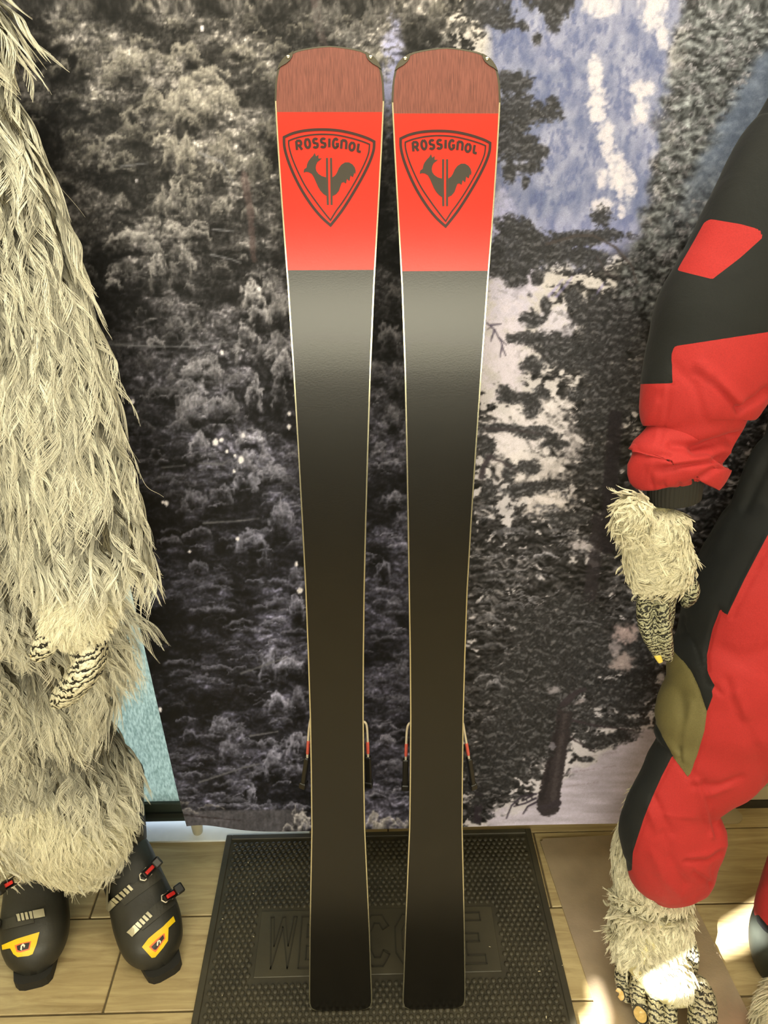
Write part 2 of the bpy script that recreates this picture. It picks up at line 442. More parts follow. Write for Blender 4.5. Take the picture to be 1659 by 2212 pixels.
        u = (Xs - cx + wxp) / w; v = (Ys - cy + wyp) / h
        v = v - .75 * u * u - .35 * (fbm(Xs / 9, Ys * 0 + seed, 211 + seed, 2) - .5)
        streaks = .6 * fbm(Xs / 4.5 + u * 2.5, Ys / 16, 223 + seed, 3) + .4 * fbm(Xs / 7, Ys / 6, 229 + seed, 2)
        mask = sstep(-.10, .08, v) * sstep(1.0, .10, v + 1.7 * (streaks - .42)) * sstep(1.05, .8, np.abs(u))
        shade = b * 1.10 * (1.10 - .62 * np.clip(v, 0, 1)) * (.40 + 1.2 * streaks) * (.9 + .3 * fine[a0:a1, b0:b1])
        col = np.stack([shade * (1.03 - .05 * tint), shade * (1.0 - .02 * tint), shade * (.90 + .14 * tint)], -1)
        im[a0:a1, b0:b1] = im[a0:a1, b0:b1] * (1 - mask[..., None] * .9) + col * mask[..., None] * .9
        und = sstep(.95, 1.25, v) * sstep(1.7, 1.3, v) * sstep(.9, .5, np.abs(u)) * .4
        im[a0:a1, b0:b1] *= (1 - und[..., None])
    C1 = [(300, 72, 28, 30, 150), (275, 110, 48, 60, 138), (330, 105, 40, 40, 128), (400, 95, 40, 38, 140), (430, 150, 60, 70, 168), (395, 185, 50, 80, 150), (360, 205, 40, 60, 158), (480, 190, 36, 60, 140), (460, 140, 34, 30, 150), (330, 190, 26, 36, 140),
          (370, 300, 36, 60, 150), (400, 300, 22, 80, 142), (385, 400, 34, 60, 165), (350, 410, 12, 70, 140), (415, 400, 12, 80, 140), (290, 500, 60, 40, 160), (330, 470, 28, 36, 150), (370, 480, 26, 40, 150), (430, 480, 30, 46, 138), (340, 540, 18, 70, 150), (395, 525, 26, 80, 148), (480, 300, 30, 60, 122), (500, 200, 22, 30, 138), (520, 95, 34, 26, 130), (610, 95, 22, 30, 118), (560, 330, 26, 60, 112), (590, 260, 20, 50, 120), (250, 290, 26, 14, 136), (262, 360, 34, 12, 120), (205, 310, 20, 26, 120), (170, 100, 24, 26, 120), (130, 135, 24, 26, 112), (250, 575, 24, 30, 150), (245, 600, 22, 22, 150), (330, 685, 18, 10, 150),
          (545, 610, 30, 60, 172), (575, 600, 34, 60, 165), (600, 640, 26, 60, 150), (535, 690, 26, 70, 178), (560, 660, 30, 40, 160), (600, 720, 26, 70, 140), (335, 730, 22, 22, 140), (405, 735, 22, 16, 128), (440, 780, 44, 34, 150), (460, 795, 34, 30, 145), (420, 830, 34, 70, 142), (400, 850, 22, 60, 130), (480, 850, 40, 50, 125), (550, 810, 20, 66, 165), (610, 765, 24, 50, 168), (605, 810, 18, 70, 130), (430, 935, 24, 50, 150), (385, 905, 36, 20, 118), (545, 935, 40, 26, 165), (570, 960, 20, 60, 130), (530, 975, 26, 60, 135), (530, 1030, 40, 30, 150), (590, 1005, 34, 30, 140), (480, 1045, 30, 44, 112), (420, 1060, 26, 30, 110), (400, 1090, 18, 18, 105), (610, 1090, 28, 60, 130), (560, 1140, 26, 16, 120), (545, 1150, 44, 40, 135), (430, 1140, 34, 20, 118), (370, 1160, 24, 16, 112), (570, 1190, 16, 36, 115), (430, 1210, 22, 24, 110), (640, 1220, 16, 50, 145), (640, 1290, 20, 40, 155), (600, 1290, 30, 20, 115), (470, 1310, 40, 14, 105), (590, 1410, 34, 60, 150), (625, 1420, 34, 30, 165), (575, 1400, 16, 50, 145), (600, 1500, 28, 34, 155), (640, 1480, 20, 60, 120), (385, 1425, 40, 12, 100), (440, 1460, 46, 14, 105), (470, 1435, 34, 12, 110), (520, 1440, 30, 18, 100), (475, 1545, 22, 40, 130), (515, 1580, 28, 26, 140), (495, 1600, 26, 40, 110), (580, 1595, 34, 22, 150), (590, 1620, 20, 50, 140), (640, 1585, 28, 24, 165), (630, 1600, 20, 40, 140), (410, 1580, 20, 20, 110), (415, 1665, 26, 14, 115), (510, 1685, 44, 12, 110), (560, 1660, 24, 20, 108), (640, 1640, 26, 40, 140), (545, 1700, 10, 40, 140), (470, 1710, 30, 14, 120), (510, 1735, 56, 10, 120), (580, 1730, 18, 20, 115), (640, 1735, 26, 14, 130),
          (850, 620, 20, 40, 110), (840, 700, 24, 50, 125), (860, 780, 16, 50, 110), (845, 880, 22, 40, 115), (820, 960, 20, 40, 130), (850, 1060, 20, 30, 135), (865, 1110, 16, 30, 115), (830, 1210, 18, 40, 128), (850, 1290, 18, 30, 105), (860, 1500, 20, 20, 100), (830, 1560, 30, 16, 160), (835, 1590, 26, 16, 140), (850, 1650, 24, 18, 110), (870, 1420, 14, 34, 112), (820, 1705, 24, 14, 115)]
    for k, (cx, cy, w, h, b) in enumerate(C1):
        clump(cx, cy, w, h, b, min(1, max(0, (cy - 300) / 900.)), k)
    BG = fbm(np.arange(0, 1000, 4)[None, :] / 75., np.arange(0, 1800, 4)[:, None] / 60., 39, 3)
    items = []
    for k in range(3300):
        cx = rs.uniform(-20, 975); cy = rs.uniform(-20, 1745)
        bgv = BG[max(0, min(449, int(cy / 4))), max(0, min(249, int(cx / 4)))]
        if rs.rand() > (bgv - .30) * 3.2: continue
        z = rs.rand() ** 2
        w = 6 + 20 * z; hh = (7 + 26 * z) if cy < 900 else (5 + 15 * z)
        if cy > 1000 or rs.rand() < .3: w *= 1.4; hh *= .7
        i1 = min(17, max(0, int(cy / 100))); i2 = min(15, max(0, int(cx / 100)))
        gl = G[i1:i1 + 2, i2:i2 + 2].mean()
        items.append((cy, cx, w, hh, gl * rs.uniform(.85, 1.75)))
    items.sort()
    for k, (cy, cx, w, hh, b_) in enumerate(items):
        clump(cx, cy, w, hh, min(b_ * (1 + .28 * (cy > 850)), 190), min(1, max(0, (cy - 300) / 900.)), 300 + k % 60)
    for k, (cx, cy, w, h, b) in enumerate(C1):
        if k % 2: clump(cx, cy, w * .9, h * .9, b, min(1, max(0, (cy - 300) / 900.)), k)
    for k in range(700):
        cx = rs.uniform(1290, 1640); cy = rs.uniform(0, 760)
        if cx < (1478 - .17 * cy if cy < 420 else 1407 - (cy - 420) * .40) or cx + .55 * cy > 1700 and 90 < cy < 420: continue
        w = rs.uniform(5, 14); b_ = rs.uniform(120, 178) * (1 - .25 * min(1, max(0, (cy - 380) / 380.)))
        clump(cx, cy, w, rs.uniform(6, 15), b_, .5, 460 + k % 40)
    # small snow pads on the pine boughs at the right
    for k in range(900):
        cx = rs.uniform(985, 1520); cy = rs.uniform(1040, 1600)
        if rs.rand() > (fbm(cx / 60., cy / 45., 73, 3) - .3) * 3: continue
        w = rs.uniform(5, 18); b_ = rs.uniform(80, 150)
        clump(cx, cy, w, rs.uniform(4, 9), b_, .6, 400 + k % 40)
    # snow covered twigs, left side
    for p_, c_ in [([(250, 745), (330, 748), (420, 748), (520, 735)], 120), ([(440, 1130), (520, 1125), (560, 1120)], 115), ([(200, 745), (300, 742)], 95), ([(455, 550), (500, 560), (520, 568)], 125), ([(460, 495), (505, 500)], 135), ([(430, 330), (480, 350), (505, 395)], 125), ([(430, 1000), (480, 1002), (500, 990)], 105), ([(350, 1010), (400, 1005)], 100), ([(520, 1455), (620, 1420)], 100), ([(540, 1590), (600, 1580)], 120), ([(430, 1690), (520, 1660), (560, 1650)], 110), ([(260, 360), (320, 352)], 110)]:
        stroke(p_, 2.2, 1.2, [c_, c_, c_ * .98], .75, 1.2)
    # reddish bark of the left spruce
    stroke([(528, 380), (540, 450), (548, 560)], 9, 6, [98, 82, 76], .55, 4)
    stroke([(680, 0), (690, 60), (700, 95)], 10, 8, [88, 76, 72], .5, 4)
    # small bright holes in the foliage
    for (cx, cy, r) in [(465, 955, 6), (478, 951, 4), (520, 993, 6), (508, 985, 3), (505, 1018, 3), (625, 893, 4), (624, 922, 4), (360, 1087, 5), (352, 1085, 3), (513, 1164, 4), (640, 1218, 4), (295, 390, 3), (437, 62, 4), (480, 762, 4), (346, 1533, 4), (346, 1570, 3), (286, 868, 4), (410, 1192, 3), (490, 975, 3), (525, 940, 4), (648, 1275, 6), (560, 625, 4)]:
        sl, Xs, Ys = window(cx, cy, 16, 16)
        k = sstep(r + 1.2, r - 1.2, np.hypot(Xs - cx, (Ys - cy) * .8) + fine[sl] * 4)[..., None]
        im[sl] = im[sl] * (1 - k) + np.array([214, 210, 205.]) * k
    # --- drooping twigs at the top, middle
    for (cx, cy, w, h, b) in [(720, 20, 30, 60, 105), (770, 35, 26, 60, 112), (745, 70, 20, 30, 110), (800, 10, 16, 60, 100), (690, 20, 20, 60, 95), (940, 30, 34, 50, 92), (1000, 40, 26, 40, 96), (960, 80, 12, 18, 130), (925, 85, 8, 14, 128), (890, 30, 20, 50, 90)]:
        clump(cx, cy, w, h, b, .2, int(cx))
    # --- dark branch masses against the mountain
    def tuftmass(cx, cy, rx, ry, seed, lvl=62, snow=.25):
        sl, Xs, Ys = window(cx, cy, rx * 1.7, ry * 1.7)
        if Xs.size == 0: return
        d = ((Xs - cx) / rx) ** 2 + ((Ys - cy) / ry) ** 2
        k = (sstep(.5, -.3, d - 1 + 3.4 * (fbm(Xs / 11, Ys / 8, seed, 5, .7) - .5)) * .93)[..., None]
        rl = fbm(ux[sl] / 10, (uy[sl] + 2.6) / 8, seed + 3, 3) - fbm(ux[sl] / 10, (uy[sl] - 2.6) / 8, seed + 3, 3)
        nd = fbm(Xs / 3.2 + Ys / 9, Ys / 3.2 - Xs / 9, seed + 9, 2) - .5
        v = lvl * .82 + 46 * nd + snow * 300 * np.clip(rl * 3.2 - .12, 0, .5)
        im[sl] = im[sl] * (1 - k) + np.stack([v * 1.0, v * .99, v * .97], -1) * k
    for t_ in [(1055, 28, 50, 26, 301), (1090, 50, 24, 16, 302), (1160, 85, 10, 14, 303), (1130, 55, 12, 12, 304), (1195, 40, 18, 30, 305), (1180, 10, 50, 16, 306), (1215, 15, 20, 24, 307), (1490, 15, 14, 10, 309),
               (1110, 180, 40, 26, 310), (1120, 240, 50, 40, 311), (1180, 245, 34, 18, 312), (1100, 300, 44, 50, 313), (1150, 330, 30, 30, 314), (1140, 365, 30, 12, 315), (1100, 370, 14, 26, 316), (1135, 395, 9, 14, 317), (1195, 222, 16, 14, 318),
               (1110, 490, 40, 24, 320), (1120, 540, 56, 50, 321), (1170, 540, 50, 36, 322), (1220, 545, 50, 26, 323), (1270, 560, 40, 22, 324), (1110, 595, 26, 26, 325), (1160, 600, 14, 18, 326), (1070, 560, 20, 40, 328), (1300, 470, 22, 24, 329), (1290, 510, 70, 14, 330), (1250, 520, 50, 14, 331)]:
        tuftmass(*t_)
    stroke([(1180, 527), (1240, 510), (1280, 508), (1330, 535), (1365, 575), (1375, 610)], 3.5, 2, [72, 66, 62], .9, 1.5)
    stroke([(1290, 555), (1310, 590), (1340, 605)], 2, 1.5, [70, 64, 62], .9, 1)
    # bare twig right of the ski
    for p_ in [[(1052, 698), (1068, 712), (1082, 738), (1092, 768)], [(1060, 702), (1082, 700)], [(1068, 712), (1060, 738)], [(1078, 730), (1094, 745)], [(1085, 745), (1080, 772)]]:
        stroke(p_, 1.8, 1.1, [72, 66, 78], .9)
    for p_ in [[(1185, 640), (1215, 605)], [(1200, 642), (1235, 600)], [(1280, 645), (1305, 612)]]:
        stroke(p_, 3, 2, [140, 134, 172], .5, 3)
    # pine sprays over the bright gap
    for t_ in [(1180, 660, 12, 20, 350), (1150, 690, 26, 16, 351), (1135, 730, 36, 14, 352), (1190, 740, 46, 22, 353), (1240, 650, 18, 22, 354), (1285, 680, 50, 40, 355), (1150, 790, 26, 20, 356), (1230, 770, 60, 26, 357), (1290, 760, 50, 50, 358), (1170, 850, 20, 14, 359), (1120, 860, 40, 12, 360), (1090, 850, 16, 20, 361), (1150, 880, 20, 26, 362), (1255, 850, 30, 14, 363), (1330, 700, 50, 60, 364), (1330, 830, 60, 60, 365), (1300, 900, 50, 40, 366), (1080, 925, 60, 10, 367), (1160, 935, 46, 14, 368), (1200, 960, 26, 10, 369), (1050, 965, 20, 26, 370), (1140, 1010, 26, 16, 371), (1100, 1020, 14, 26, 372), (1055, 1060, 16, 30, 373), (1130, 1060, 40, 14, 374), (1180, 1050, 50, 10, 375), (1230, 1120, 60, 16, 376), (1290, 1010, 40, 50, 377)]:
        tuftmass(*t_, 64, .3)
    stroke([(1045, 925), (1110, 928), (1170, 938)], 2.5, 1.5, [70, 64, 64], .9, 1)
    stroke([(1052, 985), (1085, 998), (1118, 1020)], 2.5, 1.5, [70, 64, 64], .9, 1)
    stroke([(1040, 1030), (1045, 1005), (1062, 985)], 6, 4, [66, 60, 62], .9, 2)
    # --- the big pine: dark trunk, boughs, snowy gaps
    stroke([(1330, 900), (1322, 1000), (1315, 1100), (1310, 1180)], 15, 17, [46, 42, 45], .8, 5)
    stroke([(1290, 1120), (1285, 1200), (1275, 1290)], 11, 15, [54, 50, 52], .8, 5)
    for t_ in [(1150, 1340, 60, 26, 380), (1200, 1400, 90, 60, 381), (1120, 1480, 80, 60, 382), (1240, 1330, 60, 50, 383), (1180, 1560, 70, 60, 384), (1090, 1600, 60, 50, 385), (1100, 1660, 60, 26, 386), (1300, 1420, 60, 40, 387), (1330, 1500, 60, 26, 388), (1380, 1480, 40, 40, 389), (1330, 1560, 50, 12, 390), (1370, 1530, 40, 12, 391), (1350, 1590, 30, 14, 392), (1300, 1600, 34, 10, 393), (1270, 1560, 30, 12, 394), (1340, 1615, 16, 8, 395), (1390, 1400, 30, 60, 396)]:
        tuftmass(*t_, 58, .28)
    for k, (cx, cy, w, h, b) in enumerate([(1060, 1330, 36, 14, 118), (1090, 1350, 30, 12, 112), (1040, 1360, 30, 12, 130), (1060, 1385, 40, 16, 112), (1050, 1455, 36, 18, 150), (1070, 1470, 24, 16, 140), (1190, 1490, 14, 10, 150), (1255, 1500, 12, 16, 150), (1100, 1300, 30, 12, 120), (1160, 1290, 24, 10, 140), (1150, 1480, 14, 10, 110), (1110, 1140, 40, 12, 110), (1090, 1230, 40, 14, 118), (1260, 1340, 30, 8, 110), (1240, 1190, 30, 10, 150), (1185, 1195, 40, 12, 170), (1110, 1150, 26, 8, 140), (1180, 1240, 30, 10, 120), (1270, 1175, 18, 14, 185)]):
        clump(cx, cy, w, h, b, .6, 700 + k)
    patch(1255, 1178, 24, 10, [190, 184, 180], .85, 8, 21); patch(1350, 1370, 26, 20, [178, 160, 152], .8, 10, 22); patch(1345, 1430, 24, 20, [172, 158, 150], .8, 9, 23); patch(1330, 1400, 12, 16, [160, 150, 146], .7, 8, 24)
    patch(1255, 1525, 16, 14, [170, 162, 158], .8, 7, 25)
    # --- snow field at the bottom right
    sn = sstep(-8, 8, Y - (1752 - .72 * np.clip(X - 1120, 0, 120) - .55 * np.clip(X - 1240, 0, 160)) + 40 * (fbm(X / 22, Y / 12, 131, 4) - .5)) * sstep(1045, 1062, X)
    rose = sstep(1480, 1700, 3090 - Y - .0 * X) * sstep(1200, 1400, X)
    und_ = fbm(X / 60, Y / 9, 137, 3)
    sv = 176 + 44 * (und_ - .5)
    scol = np.stack([sv * (1.0 + .02 * rose), sv * (.965 - .07 * rose), sv * (.985 - .07 * rose)], -1)
    blend(sn, scol)
    for p_ in [[(1210, 1672), (1260, 1664), (1330, 1655)], [(1215, 1700), (1290, 1690)], [(1240, 1640), (1330, 1625)]]:
        stroke(p_, 1.6, 1.0, [140, 128, 134], .45, 2.5)
    for t_ in [(1330, 1595, 40, 12, 400), (1290, 1612, 26, 8, 401), (1345, 1560, 50, 10, 402), (1260, 1590, 20, 8, 403), (1265, 1640, 14, 6, 404)]:
        tuftmass(*t_, 62, .25)
    stroke([(1236, 1556), (1290, 1568), (1370, 1578)], 2.5, 1.2, [62, 54, 56], .9, 1)
    stroke([(1226, 1590), (1260, 1610), (1285, 1625)], 2, 1, [62, 54, 56], .9, 1)
    stroke([(1232, 1470), (1216, 1560), (1203, 1640), (1190, 1700), (1184, 1738)], 14, 25, [54, 49, 49], .97, 4)
    stroke([(1224, 1530), (1212, 1600), (1200, 1680), (1196, 1730)], 3, 6, [78, 72, 70], .6, 6)
    stroke([(1206, 1560), (1190, 1640), (1172, 1725)], 3, 5, [36, 32, 34], .6, 6)
    for t_ in [(1245, 1470, 50, 30, 430), (1200, 1500, 50, 26, 431), (1250, 1530, 30, 12, 432), (1150, 1560, 50, 40, 433), (1160, 1620, 34, 20, 434)]:
        tuftmass(*t_, 58, .28)
    stroke([(1218, 1520), (1240, 1500), (1262, 1488)], 8, 4, [60, 54, 56], .95, 3)
    stroke([(1205, 1735), (1188, 1742), (1165, 1745)], 8, 4, [60, 55, 58], .95, 2)
    patch(1193, 1612, 7, 9, [120, 116, 118], .8, 5, 26, .2)
    patch(1198, 1490, 14, 8, [160, 154, 152], .7, 6, 27)
    for p_ in [[(1158, 1715), (1128, 1720), (1105, 1740), (1094, 1768)], [(1158, 1724), (1135, 1735), (1110, 1742)], [(1160, 1732), (1140, 1742), (1130, 1758)], [(1150, 1718), (1128, 1730)]]:
        stroke(p_, 2.2, 1.2, [54, 48, 56], .95)
    # little pine at the ski's foot
    stroke([(1036, 1690), (1032, 1770)], 7, 9, [52, 46, 50], .95, 2)
    for t_ in [(1050, 1700, 46, 16, 410), (1040, 1650, 50, 30, 411), (1090, 1690, 26, 8, 412), (1050, 1760, 16, 10, 413), (1035, 1730, 26, 10, 414)]:
        tuftmass(*t_, 54, .3)
    # lake shore band and snow lumps along the lower hem
    band = sstep(1752, 1758, Y + .01 * X) * sstep(660, 640, X)
    bv = 84 + 34 * (fbm(X / 3.5, Y / 18, 141, 3) - .5) + 14 * fine
    blend(band * .85, np.stack([bv * 1.02, bv, bv * 1.0], -1))
    stroke([(390, 1760), (470, 1768), (520, 1772)], 1.5, 1, [50, 44, 44], .8, 1)
    for k, (cx, cy, w, h, b) in enumerate([(652, 1755, 22, 30, 205), (662, 1775, 18, 26, 190), (620, 1782, 14, 14, 180), (805, 1760, 20, 30, 200), (835, 1765, 26, 30, 195), (858, 1768, 16, 24, 170), (815, 1780, 18, 16, 180), (880, 1775, 8, 18, 190), (410, 1745, 22, 12, 150), (460, 1738, 26, 10, 128), (395, 1730, 14, 10, 120), (637, 1748, 5, 30, 170)]):
        clump(cx, cy, w, h, b, .35, 900 + k)
    im += (fbm(X / 2.2, Y / 2.2, 151, 1)[..., None] - .5) * 12
    return np.clip(im, 14, 232), sc

# ================================================================= room shell
X0, X1, Y0, Y1, ZC = -1.75, 1.9, -2.5, 1.236, 2.75
M_wall = mat('wall_paint', (205, 196, 170), .8, bump=.15, bscale=90, var=.04)
M_ceil = mat('ceiling_paint', (225, 220, 205), .9, var=.03)
M_panel = mat('back_panel', (188, 180, 150), .55, var=.05, bump=.1)
M_rail = mat('dark_rail', (58, 66, 60), .35, .4, var=.15, vscale=30)
M_grout = mat('grout', (92, 80, 56), .9, var=.2, vscale=40)
M_out = mat('outdoor_paving', (150, 152, 155), .8, var=.1)

# unseen high opening and mask, added so two cut-outs shape the sun patches
def on_left_wall(px, py, z=0.0):
    p = on_floor(px, py, z); t = (p.x - X0 + .03) / SUN_DIR.x; q = p - SUN_DIR * t; return (q.y, q.z)
gapA = [on_left_wall(*q) for q in [(1436, 2092), (1475, 2044), (1560, 2000), (1665, 1934), (1690, 1975), (1612, 2044), (1520, 2074), (1465, 2096)]]
gapB = [on_left_wall(*q) for q in [(1274, 2117), (1296, 2128), (1308, 2160), (1318, 2196), (1313, 2290), (1240, 2290), (1246, 2206), (1282, 2180)]]
def wall_with_holes(name, rect, holes, place, m, kind='structure'):
    pts = []; edges = []
    for poly in [rect] + holes:
        b = len(pts); pts += [Vector(p) for p in poly]; edges += [(b + i, b + (i + 1) % len(poly)) for i in range(len(poly))]
    vs, es, fs, *_ = delaunay_2d_cdt(pts, edges, [], 0, 1e-6)
    keep = []
    for f in fs:
        cx = sum(vs[i].x for i in f) / len(f); cy = sum(vs[i].y for i in f) / len(f)
        if not any(poly_sdf(np.array([cx]), np.array([cy]), h)[0] > 0 for h in holes) and poly_sdf(np.array([cx]), np.array([cy]), rect)[0] > 0: keep.append(f)
    bm = bmesh.new(); bv = [bm.verts.new(place(v.x, v.y)) for v in vs]
    for f in keep: bm.faces.new([bv[i] for i in f])
    r = bmesh.ops.extrude_face_region(bm, geom=list(bm.faces))
    return bm, [g for g in r['geom'] if isinstance(g, bmesh.types.BMVert)]
def rect(a, b, c, d): return [(a, c), (b, c), (b, d), (a, d)]
WY0, WY1, WZ0, WZ1 = -1.95, -0.35, 1.3, 2.6
bm, mv = wall_with_holes('wall_left', rect(Y0, Y1, 0, ZC), [rect(WY0, WY1, WZ0, WZ1)], lambda a, b: (X0, a, b), M_wall)
for v in mv: v.co.x -= .1
tag(bm_obj('wall_left', bm, M_wall), 'plain beige side wall beyond the left costume', kind='structure')
w2 = empty('sun_opening', (X0, WY0, WZ0), 'unseen high side opening added for the sun, its dark mask cut to shape the sun patches', kind='structure')
bm, mv = wall_with_holes('sun_mask', rect(WY0, WY1, WZ0, WZ1), [gapA, gapB], lambda a, b: (X0 - .03, a, b), M_wall)
for v in mv: v.co.x -= .002
bm_obj('sun_mask', bm, mat('sun_mask_cloth', (90, 84, 70), .9), w2)
bm = bmesh.new()
for a in ((WY0, WY0 + .04, WZ0, WZ1), (WY1 - .04, WY1, WZ0, WZ1), (WY0, WY1, WZ0, WZ0 + .04), (WY0, WY1, WZ1 - .04, WZ1)): add_box(bm, (X0 - .1, a[0], a[2]), (X0 - .05, a[1], a[3]))
bm_obj('sun_opening_frame', bm, M_rail, w2)
tag(box_obj('wall_right', (X1, Y0, 0), (X1 + .1, Y1, ZC), M_wall), 'plain beige side wall beyond the right costume', kind='structure')
tag(box_obj('wall_front', (X0, Y0 - .1, 0), (X1, Y0, ZC), mat('dark_shop_wall', (66, 58, 46), .7, var=.2)), 'plain wall behind the viewer', kind='structure')
tag(box_obj('ceiling', (X0 - .1, Y0 - .1, ZC), (X1 + .1, Y1 + .2, ZC + .1), M_ceil), 'plain white ceiling', kind='structure')

# back wall: frosted glass door on the left, plain panel on the right
GX0, GX1, GZ1 = -1.55, -.16, 2.15
bm, mv = wall_with_holes('wall_back', rect(X0, X1, 0, ZC), [rect(GX0, GX1, -.01 + .01, GZ1)], lambda a, b: (a, Y1, b), M_panel)
for v in mv: v.co.y += .1
tag(bm_obj('wall_back', bm, M_panel), 'beige panelled back wall behind the snowy forest banner', kind='structure')
dr = empty('door_1', (-.85, 1.2, 0), 'pale aqua frosted glass door left of the forest banner', kind='structure')
M_glass = mat('frosted_glass', (190, 214, 204), .35)
nt, b = nodes(M_glass)
tc = add(nt, 'ShaderNodeTexCoord'); mp = add(nt, 'ShaderNodeMapping'); mp.inputs['Scale'].default_value = (1.0, 1.0, .35)
nz = add(nt, 'ShaderNodeTexNoise', i_Scale=260.0, i_Detail=3.0); bp = add(nt, 'ShaderNodeBump', i_Strength=.9, i_Distance=.002)
nt.links.new(tc.outputs['Object'], mp.inputs[0]); nt.links.new(mp.outputs[0], nz.inputs['Vector']); nt.links.new(nz.outputs[0], bp.inputs['Height']); nt.links.new(bp.outputs[0], b.inputs['Normal'])
tr = add(nt, 'ShaderNodeBsdfTranslucent'); cr = ramp(nt, [(.35, rgba((158, 172, 164))), (.65, rgba((226, 232, 222)))]); nt.links.new(nz.outputs[0], cr.inputs[0]); nt.links.new(cr.outputs[0], tr.inputs['Color']); nt.links.new(bp.outputs[0], tr.inputs['Normal'])
mx = add(nt, 'ShaderNodeMixShader'); mx.inputs[0].default_value = .78; out = nt.nodes['Material Output']
nt.links.new(b.outputs[0], mx.inputs[1]); nt.links.new(tr.outputs[0], mx.inputs[2]); nt.links.new(mx.outputs[0], out.inputs[0])
box_obj('glass_pane', (GX0 + .05, 1.195, .088), (GX1 - .05, 1.203, GZ1 - .06), M_glass, dr)
box_obj('bottom_rail', (GX0, 1.188, .034), (GX1, 1.232, .088), M_rail, dr, .003)
box_obj('rail_strip', (GX0, 1.183, .052), (GX1, 1.187, .064), mat('rail_strip', (30, 34, 31), .3), dr)
box_obj('top_rail', (GX0, 1.188, GZ1 - .06), (GX1, 1.232, GZ1), M_rail, dr, .003)
for a in (GX0, GX1 - .05): box_obj('door_stile', (a, 1.188, .088), (a + .05, 1.232, GZ1 - .06), M_rail, dr)
tag(box_obj('trim_1', (GX0, 1.163, -.002), (GX1 + .03, 1.36, .004), mat('threshold_metal', (228, 234, 238), .28, .0, var=.03, vscale=60), None, .001), 'bright pale metal door sill catching daylight', kind='structure')
tag(box_obj('ground_outside', (-4, 1.36, -.02), (4, 7, -.004), M_out), 'paving outside the glass door', kind='structure')
# base of the wall on the right
tag(box_obj('baseboard_right', (.1, 1.222, 0), (X1, 1.236, .022), mat('base_strip', (44, 42, 36), .5, bump=.2)), 'narrow dark strip at the foot of the beige back wall', kind='structure')
tag(box_obj('trim_2', (.1, 1.225, .022), (X1, 1.236, .062), M_panel, None, .002), 'pale beige skirting above the dark strip', kind='structure')

# ---- floor: wood look tiles, each laid singly
M_tile = mat('wood_look_tile', (150, 128, 84), .42)
nt, b = nodes(M_tile)
tc = add(nt, 'ShaderNodeTexCoord'); oi = add(nt, 'ShaderNodeObjectInfo')
off = add(nt, 'ShaderNodeVectorMath', operation='MULTIPLY_ADD'); cmb = add(nt, 'ShaderNodeCombineXYZ')
ml = add(nt, 'ShaderNodeMath', operation='MULTIPLY', n1=37.0); nt.links.new(oi.outputs['Random'], ml.inputs[0]); nt.links.new(ml.outputs[0], cmb.inputs[0]); nt.links.new(ml.outputs[0], cmb.inputs[1])
ad = add(nt, 'ShaderNodeVectorMath', operation='ADD'); nt.links.new(tc.outputs['Object'], ad.inputs[0]); nt.links.new(cmb.outputs[0], ad.inputs[1])
mp = add(nt, 'ShaderNodeMapping'); mp.inputs['Scale'].default_value = (1.6, 16.0, 1.0); nt.links.new(ad.outputs[0], mp.inputs[0])
n1 = add(nt, 'ShaderNodeTexNoise', i_Scale=2.6, i_Detail=8.0, i_Roughness=.65, i_Distortion=1.6); nt.links.new(mp.outputs[0], n1.inputs['Vector'])
cr = ramp(nt, [(.28, rgba((142, 122, 86))), (.42, rgba((164, 145, 106))), (.6, rgba((182, 164, 122))), (.8, rgba((196, 180, 140)))]); nt.links.new(n1.outputs[0], cr.inputs[0])
n2 = add(nt, 'ShaderNodeTexNoise', i_Scale=5.0, i_Detail=4.0); nt.links.new(ad.outputs[0], n2.inputs['Vector'])
mr = add(nt, 'ShaderNodeMapRange', n1=.3, n2=.7, n3=.86, n4=1.12); nt.links.new(n2.outputs[0], mr.inputs[0])
mr2 = add(nt, 'ShaderNodeMapRange', n3=.9, n4=1.1); nt.links.new(oi.outputs['Random'], mr2.inputs[0])
m1 = add(nt, 'ShaderNodeMath', operation='MULTIPLY'); nt.links.new(mr.outputs[0], m1.inputs[0]); nt.links.new(mr2.outputs[0], m1.inputs[1])
sc_ = add(nt, 'ShaderNodeVectorMath', operation='SCALE'); nt.links.new(cr.outputs[0], sc_.inputs[0]); nt.links.new(m1.outputs[0], sc_.inputs['Scale']); nt.links.new(sc_.outputs[0], b.inputs['Base Color'])
bp = add(nt, 'ShaderNodeBump', i_Strength=.25, i_Distance=.001); nt.links.new(n1.outputs[0], bp.inputs['Height']); nt.links.new(bp.outputs[0], b.inputs['Normal'])
fl = tag(box_obj('floor', (X0, Y0, -.03), (X1, 1.3, -.0035), M_grout), 'wood look tile floor', kind='structure')
bm = bmesh.new(); TL, TW, G = .9, .18, .0035
add_box(bm, (-TL / 2 + G / 2, -TW / 2 + G / 2, -.012), (TL / 2 - G / 2, TW / 2 - G / 2, 0), .0012, seg=1)
t0 = bm_obj('tile', bm, M_tile, fl); tm = t0.data; used = False
rng = random.Random(4)
joint = {2: -.53, 1: -.60, 0: -.455}
